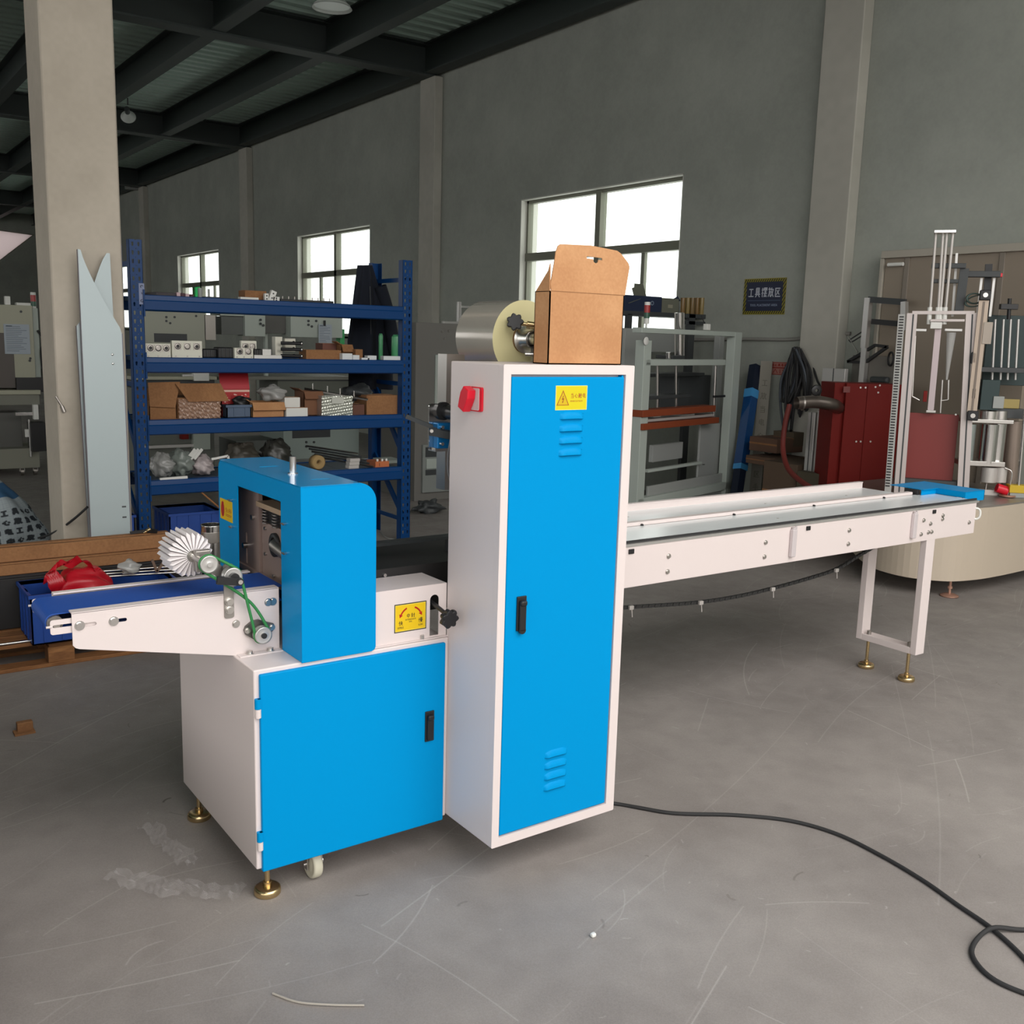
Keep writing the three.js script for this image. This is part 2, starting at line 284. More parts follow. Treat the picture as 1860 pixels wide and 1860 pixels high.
// wall pillars
const pillarMat = std(0xffffff, 0.85, 0, { map: noiseTex(256, 2.0, [[4, 1], [30, 0.5]], [172, 170, 160], [184, 182, 172]) });
for (const z of GZ.slice(0, 5)) struct('pillar', bb(XW - 0.12, 0, z - 0.19, XW, YG, z + 0.19, 0.01), pillarMat, 'pale plastered pillar on the side wall under a girder');
// the free-standing pillar
const columnMat = std(0xffffff, 0.8, 0, { map: noiseTex(512, 2.4, [[5, 1], [22, 0.5], [120, 0.3]], [170, 161, 147], [187, 178, 164]), bumpMap: bumpWall, bumpScale: 0.001 });
struct('column', bb(1.005, 0, -5.57, 1.335, YG, -5.24, 0.012), columnMat, 'tall beige plastered square pillar with leaning metal channels');
for (const z of [-11.83, -18.48, -25.17, -31.8]) struct('column', bb(1.005, 0, z - 0.17, 1.335, YG, z + 0.17, 0.012), columnMat, 'beige plastered square pillar in the row down the hall');

// windows
const winFrame = std(C(0.20, 0.205, 0.16), 0.5, 0.3);
const winWhite = std(C(0.62, 0.62, 0.56), 0.6);
const paneGlass = phys({ color: C(0.97, 1, 0.98), roughness: 0.02, transmission: 1, thickness: 0 });
const paneGreen = phys({ color: C(0.12, 0.42, 0.22), roughness: 0.05, transmission: 1, thickness: 0 });
winZ.forEach(([a, b], i) => {
  const g = thing('window_' + (i + 1), ['wide side wall window behind the open carton and the press', 'side wall window above the rack with the dark jacket before it', 'narrow-looking side wall window above the rack end post', 'far side wall window beside the pillar'][i], 'window', [XW, winY0, (a + b) / 2], 0, null, 'structure');
  const W = b - a, Hh = winY1 - winY0, zt = W / 2, x = 0.11, yT = Hh * 0.60, fr = 0.045;
  obj('reveal', [bb(0.0, -0.03, -zt, 0.24, 0.0, zt), bb(0, Hh - 0.012, -zt, 0.24, Hh, zt), bb(0, 0, -zt, 0.24, Hh, -zt + 0.012), bb(0, 0, zt - 0.012, 0.24, Hh, zt)], winWhite, g);
  const bars = (name, l) => obj(name, l, winFrame, g);
  bars('frame', [bb(x - 0.03, 0, -zt, x + 0.04, fr, zt), bb(x - 0.03, Hh - fr, -zt, x + 0.04, Hh, zt), bb(x - 0.03, 0, -zt, x + 0.04, Hh, -zt + fr), bb(x - 0.03, 0, zt - fr, x + 0.04, Hh, zt)]);
  bars('transom', bb(x - 0.04, yT - 0.04, -zt, x + 0.05, yT + 0.05, zt));
  bars('mullion', bb(x - 0.04, 0, -0.05, x + 0.05, Hh, 0.03));
  bars('sash_bar', bb(x, 0, -zt * 0.52, x + 0.04, yT, -zt * 0.52 + 0.05)); bars('sash_bar', bb(x, 0, zt * 0.5, x + 0.04, yT, zt * 0.5 + 0.05));
  const pane = (z0, z1, y0, y1, m) => obj('pane', bb(x + 0.012, y0, z0, x + 0.016, y1, z1), m, g);
  pane(-zt, -0.05, yT, Hh, paneGlass); pane(0.03, zt, yT, Hh, paneGlass);
  pane(-zt, -zt * 0.5, 0, yT, paneGlass); pane(-zt * 0.5, -0.05, 0, yT, i === 2 ? paneGreen : paneGlass); pane(0.03, zt * 0.5, 0, yT, paneGlass); pane(zt * 0.5, zt, 0, yT, paneGlass);
});

{ const g = thing('window_5', 'frosted triangular gable window in the end wall of the hall beyond the pillar', 'window', [5.35, 3.4, ZB], 0, null, 'structure'); const P3 = [[-1.15, 1.28], [-1.15, -1.15], [1.5, 1.1]]; for (let k = 0; k < 3; k++) { const a = P3[k], b = P3[(k + 1) % 3]; obj('frame', bar([a[0], a[1], -0.11], [b[0], b[1], -0.11], 0.05, 0.06), winFrame, g); } obj('pane', sheetXY(P3, -0.115, 0.005), phys({ color: C(0.72, 0.66, 0.66), roughness: 0.9, transmission: 0.6, thickness: 0 }), g); }
// a low steel workbench just outside the frame keeps the daylight off the floor beside the pallet
{ const t = wthing('steel_workbench', 'low dark steel platform bench with closed sides standing beside the infeed end', 'workbench', [-0.9, 0, -3.0]), m = std(C(0.05, 0.05, 0.052), 0.6); obj('bench_top', bb(-1.95, 0.38, -4.5, 0.2, 0.42, -2.1, 0.005), m, t); obj('bench_side', bb(-1.9, 0.0, -4.45, 0.16, 0.38, -2.15, 0.005), m, t); obj('bench_drawer', bb(0.16, 0.1, -3.6, 0.18, 0.3, -2.4, 0.004), m, t); }

// ---------- the pillow packaging machine (parts written in world coordinates) ----------
const pm = wthing('packaging_machine', 'white and blue packaging machine with tall electrical cabinet and long discharge conveyor', 'machine', [1.17, 0, -2.6]);
const boltHead = (x, y, z, r = 0.008, t = 0.007) => lathe([[0, t], [r * 0.55, t], [r * 0.6, t * 0.8], [r, t * 0.75], [r, 0], [0, 0]], [x, y, z], 'z', 12);
const hexBolt = (x, y, z, r = 0.008, t = 0.006) => [rod([x, y, z], [x, y, z + t], r, 6), rod([x, y, z], [x, y, z + t * 0.4], r * 1.35, 14)];
function levelFoot(parent, x, z, yTop, R = 0.036) {                     // brass-plated levelling foot
  return obj('levelling_foot', [
    lathe([[0, 0.024], [R * 0.5, 0.024], [R * 0.82, 0.0225], [R * 0.97, 0.018], [R, 0.012], [R, 0.003], [R * 0.93, 0], [0, 0]], [x, 0, z], 'y', 28),
    rod([x, 0.02, z], [x, 0.036, z], 0.0125, 6), rod([x, 0.02, z], [x, yTop, z], 0.0075, 12)], brass, parent);
}
// star knob: hub with six lobes
function starKnob(c, dir, R = 0.02, t = 0.016) {
  const pts = []; for (let i = 0; i < 42; i++) { const a = i / 42 * 2 * Math.PI, r = R * (1 + 0.16 * Math.cos(7 * a)); pts.push([r * Math.cos(a), r * Math.sin(a)]); }
  const g = new THREE.ExtrudeGeometry(shapeOf(pts), { depth: t * 0.6, bevelEnabled: true, bevelSize: R * 0.14, bevelThickness: t * 0.2, bevelSegments: 2 });
  g.applyQuaternion(new THREE.Quaternion().setFromUnitVectors(V(0, 0, 1), V(...dir).normalize())); return g.translate(...c);
}
{ // base cabinet
  const c = obj('base_cabinet', bb(0.876, 0.112, -2.955, 1.452, 0.656, -2.3385, 0.004), whitePaint, pm);
  obj('door', bb(0.8895, 0.106, -2.35, 1.4375, 0.6445, -2.3285, 0.0035), bluePaint, c, { label: 'plain blue cabinet door' });
  obj('door_handle', [bb(1.3715, 0.362, -2.329, 1.4005, 0.452, -2.324, 0.002), bb(1.376, 0.366, -2.326, 1.396, 0.432, -2.3175, 0.004), bb(1.376, 0.426, -2.326, 1.396, 0.442, -2.313, 0.005)], blackPlastic, c, { label: 'black flush handle' });
  for (const y of [0.556, 0.194]) { obj('hinge', [rod([0.884, y, -2.332], [0.884, y + 0.026, -2.332], 0.0085, 12), bb(0.882, y, -2.335, 0.892, y + 0.026, -2.326, 0.001)], bluePaint, c); obj('hinge', rod([0.884, y - 0.024, -2.332], [0.884, y - 0.001, -2.332], 0.0078, 12), whitePaint, c); }
  for (const [x, z] of [[0.928, -2.4], [0.911, -2.917], [1.40, -2.8], [1.18, -2.9]]) levelFoot(c, x, z, 0.115);
  for (const [x, z] of [[1.066, -2.414], [1.30, -2.85]]) {
    obj('caster_wheel', lathe([[0, 0.014], [0.018, 0.014], [0.021, 0.0105], [0.033, 0.0105], [0.036, 0.014], [0.0415, 0.0125], [0.0435, 0.007], [0.0435, -0.007], [0.0415, -0.0125], [0.036, -0.014], [0.033, -0.0105], [0.021, -0.0105], [0.018, -0.014], [0, -0.014]], [x, 0.0435, z], 'x', 28), std(C(0.60, 0.57, 0.45), 0.45), c, { label: 'cream nylon caster wheel' });
    obj('caster_fork', [bb(x - 0.023, 0.03, z - 0.014, x - 0.019, 0.10, z + 0.014), bb(x + 0.019, 0.03, z - 0.014, x + 0.023, 0.10, z + 0.014), bb(x - 0.026, 0.096, z - 0.026, x + 0.026, 0.104, z + 0.026), rod([x - 0.028, 0.0435, z], [x + 0.03, 0.0435, z], 0.006, 10), rod([x + 0.023, 0.0435, z], [x + 0.028, 0.0435, z], 0.011, 6), bb(x - 0.02, 0.1, z - 0.02, x + 0.02, 0.114, z + 0.02)], steel, c);
  }
}
// tall electrical cabinet
const ec = obj('electrical_cabinet', [
  bb(1.452, 0.116, -2.352, 1.893, 1.434, -2.118, 0.004),
  sheetXY(roundRect(1.452, 0.116, 1.893, 1.434, 0.004), -2.12, 0.0225, [rectPts(1.4755, 0.1425, 1.8625, 1.409)])], whitePaint, pm);
obj('door', [bb(1.479, 0.146, -2.1185, 1.8595, 1.4025, -2.0995, 0.003), bb(1.851, 1.402, -2.117, 1.856, 1.407, -2.101)], bluePaint, ec, { label: 'tall blue louvred door' });
function louver(cx, cy, z, w, h, d) { // pressed vent: rises from the top, open along its lower edge
  return grid((u, v) => {
    const e = Math.min(1, Math.sin(Math.PI * Math.min(1, Math.max(0, u))) * 3.2), t = Math.min(1, Math.max(0, v * 1.08));
    const drop = 0.25 * h * (1 - Math.min(1, 4 * Math.min(u, 1 - u)));
    return [cx + (u - 0.5) * w * (1 - 0.0 * v), cy + h / 2 - v * (h - 0) - drop * (1 - v), z + (v >= 0.999 ? -0.0015 : d * e * Math.pow(Math.sin(t * Math.PI / 2), 0.8))];
  }, 18, 9);
}
const louvMat = bluePaint.clone(); louvMat.side = THREE.DoubleSide;
for (let i = 0; i < 4; i++) obj('louver', louver(1.678, 1.2995 - i * 0.0325, -2.0995, 0.080, 0.022, 0.0075), louvMat, ec);
for (let i = 0; i < 4; i++) obj('louver', louver(1.6675, 0.348 - i * 0.0325, -2.0995, 0.080, 0.022, 0.0075), louvMat, ec);
obj('door_handle', [bb(1.514, 0.727, -2.1, 1.5445, 0.822, -2.094, 0.002), bb(1.519, 0.727, -2.096, 1.5405, 0.805, -2.086, 0.005), bb(1.519, 0.796, -2.096, 1.5405, 0.812, -2.0815, 0.006), rod([1.5297, 0.7295, -2.096], [1.5297, 0.7295, -2.088], 0.0107, 16)], blackPlastic, ec, { label: 'black flush handle' });
const shockTex = canvasTex(512, 400, (g, w, h) => {
  g.fillStyle = '#d9dc8a'; g.fillRect(0, 0, w, h); g.fillStyle = '#d3c400'; g.fillRect(9, 9, w - 18, h - 18);
  g.strokeStyle = '#9a4a12'; g.lineWidth = 12; g.lineJoin = 'miter'; g.beginPath(); g.moveTo(120, 88); g.lineTo(212, 318); g.lineTo(26, 318); g.closePath(); g.stroke();
  g.fillStyle = '#b76a1a'; g.globalAlpha = 0.25; g.fill(); g.globalAlpha = 1;
  g.fillStyle = '#8e3a10'; g.beginPath(); g.moveTo(122, 165); g.lineTo(100, 232); g.lineTo(122, 228); g.lineTo(112, 262); g.lineTo(106, 258); g.lineTo(112, 290); g.lineTo(132, 262); g.lineTo(124, 264); g.lineTo(140, 205); g.lineTo(118, 212); g.lineTo(132, 168); g.closePath(); g.fill();
  g.strokeStyle = '#a04a14'; ['dang', 'xin', 'chu', 'dian'].forEach((k, i) => han(g, k, 238 + i * 64, 118, 58, 92, 7));
  g.fillStyle = '#a04a14'; g.font = 'bold 33px sans-serif'; g.save(); g.translate(238, 268); g.scale(0.60, 1.1); g.fillText('BEWARE ELECTRICITY', 0, 0); g.restore();
});
obj('warning_sticker', card(0.107, 0.083 * 0.78 + 0.0, 0.0008, [1.6745, 1.3475, -2.0992]), std(0xffffff, 0.45, 0, { map: shockTex }), ec, { uv: true, label: 'yellow electric shock warning sticker' });
{ // rotary main switch on the side
  const x = 1.4515;
  obj('switch_plate', [sheetZY(roundRect(-2.2615, 1.307, -2.1865, 1.371, 0.006), x - 0.006, 0.006)], redPlastic, ec);
  obj('switch_face', [sheetZY(roundRect(-2.2585, 1.31, -2.197, 1.368, 0.004), x - 0.008, 0.003)], std(C(0.60, 0.52, 0.50), 0.5), ec);
  const k = [[-0.0125, 0.026], [0.0125, 0.026], [0.019, 0.008], [0.017, -0.012], [0.0135, -0.031], [-0.0135, -0.031], [-0.017, -0.012], [-0.019, 0.008]].map(([a, b]) => [a * 0.9, b]);
  const kg = new THREE.ExtrudeGeometry(shapeOf(k), { depth: 0.019, bevelEnabled: true, bevelSize: 0.0025, bevelThickness: 0.003, bevelSegments: 2 });
  kg.rotateZ(-0.42); kg.rotateY(-Math.PI / 2); kg.translate(x - 0.011, 1.341, -2.2345);
  obj('switch_knob', [kg, rod([x - 0.012, 1.341, -2.2345], [x - 0.004, 1.341, -2.2345], 0.016, 18)], redPlastic, ec, { label: 'red rotary switch knob' });
}
{ // infeed conveyor
  const inf = new THREE.Group(); inf.name = 'infeed_conveyor'; pm.add(inf); origin.set(inf, origin.get(pm));
  const holes = [slotPts(0.515, 0.535, 0.7925, 0.0045), slotPts(0.591, 0.606, 0.7925, 0.0045)];
  const plate = (z, h) => sheetXY([[0.484, 0.745], [0.49, 0.738], [0.498, 0.7345], [0.882, 0.655], [1.003, 0.655], [1.003, 0.824], [0.484, 0.824]], z, 0.003, h);
  obj('side_plate', [plate(-2.483, holes), bb(0.484, 0.822, -2.512, 1.003, 0.826, -2.480, 0.001)], whitePaint, inf);
  obj('side_plate', [plate(-2.712, []), bb(0.484, 0.822, -2.712, 1.003, 0.826, -2.69, 0.001)], whitePaint, inf);
  obj('mounting_flange', bb(0.884, 0.655, -2.482, 1.003, 0.6585, -2.452, 0.001), whitePaint, inf);
  // belt loop
  const bp = []; const r = 0.021, cy = 0.798; for (let i = 0; i <= 12; i++) { const a = Math.PI / 2 + Math.PI * i / 12; bp.push([0.452 + r * Math.cos(a), cy + r * Math.sin(a)]); }
  const inner = []; for (let i = 12; i >= 0; i--) { const a = Math.PI / 2 + Math.PI * i / 12; inner.push([0.452 + (r - 0.0025) * Math.cos(a), cy + (r - 0.0025) * Math.sin(a)]); }
  obj('conveyor_belt', sheetXY([...bp, [1.03, cy - r], [1.03, cy - r + 0.0025], ...inner, [1.03, cy + r - 0.0025], [1.03, cy + r]], -2.690, 0.172), beltBlue, inf, { label: 'royal blue conveyor belt' });
  obj('end_roller', [rod([0.452, cy, -2.700], [0.452, cy, -2.506], 0.0182, 20), rod([0.452, cy, -2.51], [0.452, cy, -2.489], 0.008, 14)], dullSteel, inf);
  for (const z of [-2.486, -2.709]) obj('tension_bracket', [sheetXY(roundRect(0.437, 0.776, 0.56, 0.812, 0.006), z - 0.0025, 0.0025, [slotPts(0.446, 0.50, 0.796, 0.0035)]), rod([0.44, 0.796, z - 0.001], [0.428, 0.796, z - 0.001], 0.003, 8)], whitePaint, inf);
  for (const x of [0.501, 0.579]) obj('bolt', [rod([x, 0.7925, -2.481], [x, 0.7925, -2.4735], 0.0085, 14), rod([x, 0.7925, -2.481], [x, 0.7925, -2.4785], 0.012, 16)], brightSteel, inf);
  for (const [x, y] of [[0.973, 0.7885], [0.986, 0.7885], [0.884, 0.7415]]) obj('bolt', hexBolt(x, y, -2.481, 0.008), steel, inf);
  for (const x of [0.915, 0.972]) obj('bolt', [rod([x, 0.657, -2.466], [x, 0.667, -2.466], 0.0075, 6), rod([x, 0.657, -2.466], [x, 0.661, -2.466], 0.011, 12)], steel, inf);
}
{ // brush wheel and its belt drive
  const dr = new THREE.Group(); dr.name = 'brush_drive'; pm.add(dr); origin.set(dr, origin.get(pm));
  const B = [0.787, 0.926], z0 = -2.625, z1 = -2.515, n = 24;
  obj('brush_hub', [rod([B[0], B[1], z0], [B[0], B[1], z1], 0.015, 20), rod([B[0], B[1], z1], [B[0] + 0.012, B[1] - 0.006, -2.45], 0.0075, 12)], steel, dr);
  for (let i = 0; i < n; i++) {
    const a = i / n * 2 * Math.PI, L = 0.058 + 0.0015 * Math.sin(i * 3.3);
    const g = sheetXY([[0.016, -0.0], [L, 0], [L, 0.0]].slice(0, 0).concat([[0, -0.001], [0.86, -0.0052], [1, 0], [0.86, 0.0052], [0, 0.001]]).map(([x, y]) => [0.013 + x * (L - 0.013), y]), 0, z1 - z0);
    const p = g.attributes.position; for (let q = 0; q < p.count; q++) { const x = p.getX(q), k = (x - 0.016) / (L - 0.016), zz = p.getZ(q); p.setY(q, p.getY(q) + 0.008 * k * k); if (zz > 0.05) p.setZ(q, zz - 0.022 * k * k); }
    g.computeVertexNormals(); g.rotateZ(a); g.translate(B[0], B[1], z0);
    obj('brush_blade', g, nylonWhite, dr);
  }
  obj('bearing_block', [bb(0.786, 0.888, -2.512, 0.826, 0.944, -2.49, 0.003)], dullSteel, dr);
  obj('bracket_arm', [bar([0.812, 0.912, -2.496], [0.876, 0.862, -2.496], 0.03, 0.006), sheetXY(roundRect(0.853, 0.76, 0.879, 0.905, 0.006), -2.481, 0.004)], dullSteel, dr);
  for (const y of [0.805, 0.783]) obj('bolt', [rod([0.866, y, -2.477], [0.866, y, -2.4665], 0.0085, 14), rod([0.866, y, -2.477], [0.866, y, -2.473], 0.0115, 14)], steel, dr);
  const pulley = (x, y, z, R) => [lathe([[0, 0.012], [R * 0.3, 0.012], [R * 0.34, 0.010], [R * 0.86, 0.010], [R, 0.012], [R, 0.006], [R * 0.8, 0.002], [R * 0.8, -0.002], [R, -0.006], [R, -0.012], [0, -0.012]], [x, y, z], 'z', 30)];
  const P1 = [0.805, 0.917, -2.452], P2 = [0.8655, 0.8775, -2.452], P3 = [0.9445, 0.7105, -2.452];
  obj('pulley', [pulley(...P1, 0.0228), rod([P1[0], P1[1], -2.445], [P1[0], P1[1], -2.437], 0.006, 14)], alu, dr);
  obj('pulley', pulley(...P2, 0.0245), alu, dr);
  obj('pulley', [pulley(...P3, 0.0228)], alu, dr);
  obj('shaft_end', [rod([P3[0], P3[1], -2.45], [P3[0], P3[1], -2.436], 0.0075, 16)], blackPlastic, dr);
  obj('flange_bearing', [sheetXY([[0.903, 0.722], [0.907, 0.732], [0.926, 0.745], [0.944, 0.746], [0.962, 0.738], [0.984, 0.730], [0.987, 0.721], [0.982, 0.711], [0.962, 0.694], [0.944, 0.689], [0.926, 0.696], [0.907, 0.710]], -2.481, 0.010), rod([P3[0], P3[1], -2.475], [P3[0], P3[1], -2.462], 0.021, 24)], std(C(0.16, 0.15, 0.14), 0.4, 0.7), dr);
  for (const [x, y] of [[0.912, 0.7215], [0.979, 0.7205]]) obj('bolt', hexBolt(x, y, -2.471, 0.0062, 0.006), steel, dr);
  // clamp lever on the middle pulley
  obj('clamp_lever', [rod([P2[0] - 0.0, P2[1], -2.443], [P2[0], P2[1], -2.428], 0.0125, 18), bar([P2[0] + 0.012, P2[1] - 0.009, -2.424], [P2[0] - 0.048, P2[1] + 0.001, -2.424], 0.020, 0.011), rod([P2[0] + 0.010, P2[1] - 0.009, -2.43], [P2[0] + 0.010, P2[1] - 0.009, -2.417], 0.0095, 16)], blackPlastic, dr);
  obj('lever_screw', rod([P2[0] + 0.010, P2[1] - 0.009, -2.418], [P2[0] + 0.010, P2[1] - 0.009, -2.4152], 0.006, 14), brightSteel, dr);
  // crossed green round belt
  const arcP = (c, R, a0, a1, m, dz = 0) => Array.from({ length: m }, (_, i) => { const a = (a0 + (a1 - a0) * i / (m - 1)) * Math.PI / 180; return V(c[0] + R * Math.cos(a), c[1] + R * Math.sin(a), -2.452 + dz); });
  const pts = [...arcP(P1, 0.0215, 240, 55, 9), ...arcP(P2, 0.0235, 60, 0, 5), V(0.905, 0.80, -2.448), ...arcP(P3, 0.0215, 165, 400, 10), V(0.918, 0.798, -2.457)];
  const curve = new THREE.CatmullRomCurve3(pts, true, 'centripetal');
  obj('drive_belt', new THREE.TubeGeometry(curve, 140, 0.0040, 8, true), beltGreen, dr, { label: 'thin green round drive belt' });
}
{ // blue sealing head cover
  const cv = new THREE.Group(); cv.name = 'sealing_head_cover'; pm.add(cv); origin.set(cv, origin.get(pm));
  const x0 = 1.004, x1 = 1.2155, zf = -2.331, zb = -2.94, y0 = 0.657, yt = 1.117, R = 0.052, prof = [[x0, y0], [x1 - 0.012, y0], [x1 - 0.003, y0 + 0.004], [x1, y0 + 0.012]];
  for (let i = 0; i <= 8; i++) { const a = i / 8 * Math.PI / 2; prof.push([x1 - R + R * Math.cos(a), yt - R + R * Math.sin(a)]); } prof.push([x0, yt]);
  obj('front_panel', sheetXY(prof, zf - 0.003, 0.003, [], 0.0008), bluePaint, cv);
  // rounded side and flat top, bent from one sheet
  const ring = prof.slice(3).map(([x, y]) => [x, y]); const inn = ring.map(([x, y]) => [x === x0 ? x : x - 0.002 * (x > x1 - R ? 1 : 0), y - 0.002]);
  obj('side_panel', sheetXY([...ring.slice(0, 10), ...inn.slice(0, 10).reverse()], zb, zf - zb - 0.004), bluePaint, cv);
  obj('top_panel', [sheetXZ([[x0 - 0.001, zb + 0.012], [x0 - 0.001, zf + 0.002], [x1 - R + 0.006, zf + 0.002], [x1 - R + 0.006, zb], [x0 + 0.011, zb]], yt - 0.001, 0.002, [slotPts(1.082, 1.128, -2.434, 0.0045), slotPts(1.054, 1.1, -2.725, 0.0055)].map((s) => s.map(([x, z]) => [x, z])))], bluePaintTop, cv, { label: 'glossy flat blue top of the cover' });
  const rb = 0.02, arc = []; for (let i = 0; i <= 6; i++) { const a = Math.PI / 2 + i / 6 * Math.PI / 2; arc.push([zb + rb + rb * Math.cos(a), yt - 0.002 - rb + rb * Math.sin(a)]); }
  obj('inlet_panel', sheetZY([[zf, y0], [zf, yt - 0.002], ...arc, [zb, y0], [-2.79, y0], [-2.783, 1.059], [-2.462, 1.061], [-2.462, y0]], x0, 0.003), bluePaint, cv);
  obj('back_panel', bb(x0, y0, zb - 0.002, x1, yt - 0.02, zb), bluePaint, cv);
  for (const [y, z] of [[1.01, -2.831], [0.931, -2.826], [1.007, -2.43], [0.929, -2.428]]) obj('screw', [rod([x0 - 0.009, y, z], [x0 + 0.001, y, z], 0.0042, 10), bb(x0 - 0.0095, y - 0.0016, z - 0.013, x0 - 0.0065, y + 0.0016, z + 0.013)], brightSteel, cv);
  obj('adjusting_shaft', [rod([1.076, 1.05, -2.55], [1.076, 1.1665, -2.55], 0.0092, 20), rod([1.076, 1.117, -2.55], [1.076, 1.121, -2.55], 0.014, 20)], brightSteel, cv);
  const handTex = canvasTex(320, 180, (g, w, h) => {
    g.fillStyle = '#e0b800'; g.fillRect(0, 0, w, h); g.fillStyle = '#b01008'; g.beginPath(); g.ellipse(68, 92, 44, 66, 0, 0, 7); g.fill(); g.beginPath(); for (const [a, b] of [[40, 30], [62, 18], [84, 26]]) g.rect(a, b, 14, 60); g.fill();
    g.strokeStyle = '#a02008'; ['dang', 'xin', 'jia', 'shou'].forEach((k, i) => han(g, k, 140 + i * 42, 62, 38, 48, 5)); g.fillStyle = '#a02008'; g.fillRect(140, 122, 160, 5); g.fillRect(150, 134, 140, 5);
  });
  obj('warning_sticker', card(0.104, 0.062, 0.0008, [x0 - 0.0004, 0.9725, -2.8785], -Math.PI / 2), std(0xffffff, 0.45, 0, { map: handTex }), cv, { uv: true, label: 'yellow sticker with a red hand' });
  // sealing jaws seen through the inlet
  const jawPlate = std(C(0.34, 0.245, 0.21), 0.45, 0.1), jawDark = std(C(0.02, 0.02, 0.021), 0.5);
  const head = []; for (let i = 0; i <= 6; i++) { const a = Math.PI / 2 + i / 6 * Math.PI / 2; head.push([-2.885 + 0.045 * Math.cos(a), 0.995 + 0.045 * Math.sin(a)]); }
  obj('jaw_side_plate', sheetZY([[-2.76, 0.70], [-2.76, 1.04], ...head, [-2.93, 0.70]], 1.058, 0.012, [roundRect(-2.866, 0.808, -2.854, 0.905, 0.0055)]), jawPlate, cv);
  obj('jaw_block', [bb(1.075, 0.79, -2.765, 1.10, 0.965, -2.50, 0.002), bb(1.064, 0.80, -2.752, 1.078, 0.955, -2.56, 0.002), bb(1.05, 0.79, -2.93, 1.21, 0.803, -2.47)], jawPlate, cv);
  obj('jaw_beam', bb(1.05, 1.0, -2.76, 1.20, 1.015, -2.50, 0.001), std(C(0.52, 0.37, 0.24), 0.5, 0.3), cv);
  obj('heater_block', [bb(1.07, 0.955, -2.745, 1.2, 1.0, -2.49), bb(1.10, 1.0, -2.93, 1.21, 1.10, -2.36)], jawDark, cv);
  for (const z of [-2.72, -2.645]) { const pts = []; for (let i = 0; i <= 60; i++) { const a = i / 60 * 5.5 * 2 * Math.PI; pts.push([1.062 + 0.008 * Math.cos(a), 0.953 + 0.047 * i / 60, z + 0.008 * Math.sin(a)]); } obj('spring', tube(pts, 0.0019, 6, 130), dullSteel, cv); }
  obj('bearing_ring', lathe([[0.022, 0], [0.034, 0], [0.034, 0.01], [0.022, 0.01], [0.022, 0]], [1.055, 0.905, -2.645], 'x', 26), jawDark, cv);
  obj('jaw_shaft', rod([1.06, 0.905, -2.645], [1.07, 0.875, -2.48], 0.019, 20), dullSteel, cv);
  obj('bolt', [rod([1.058, 0.96, -2.80], [1.05, 0.96, -2.80], 0.008, 12)], steel, cv);
  obj('bolt', [rod([1.058, 0.865, -2.86], [1.045, 0.865, -2.86], 0.009, 6)], brightSteel, cv);
  for (const [y, z] of [[0.94, -2.72], [0.865, -2.72], [0.812, -2.66]]) obj('bolt', rod([1.064, y, z], [1.058, y, z], 0.005, 10), steel, cv);
}
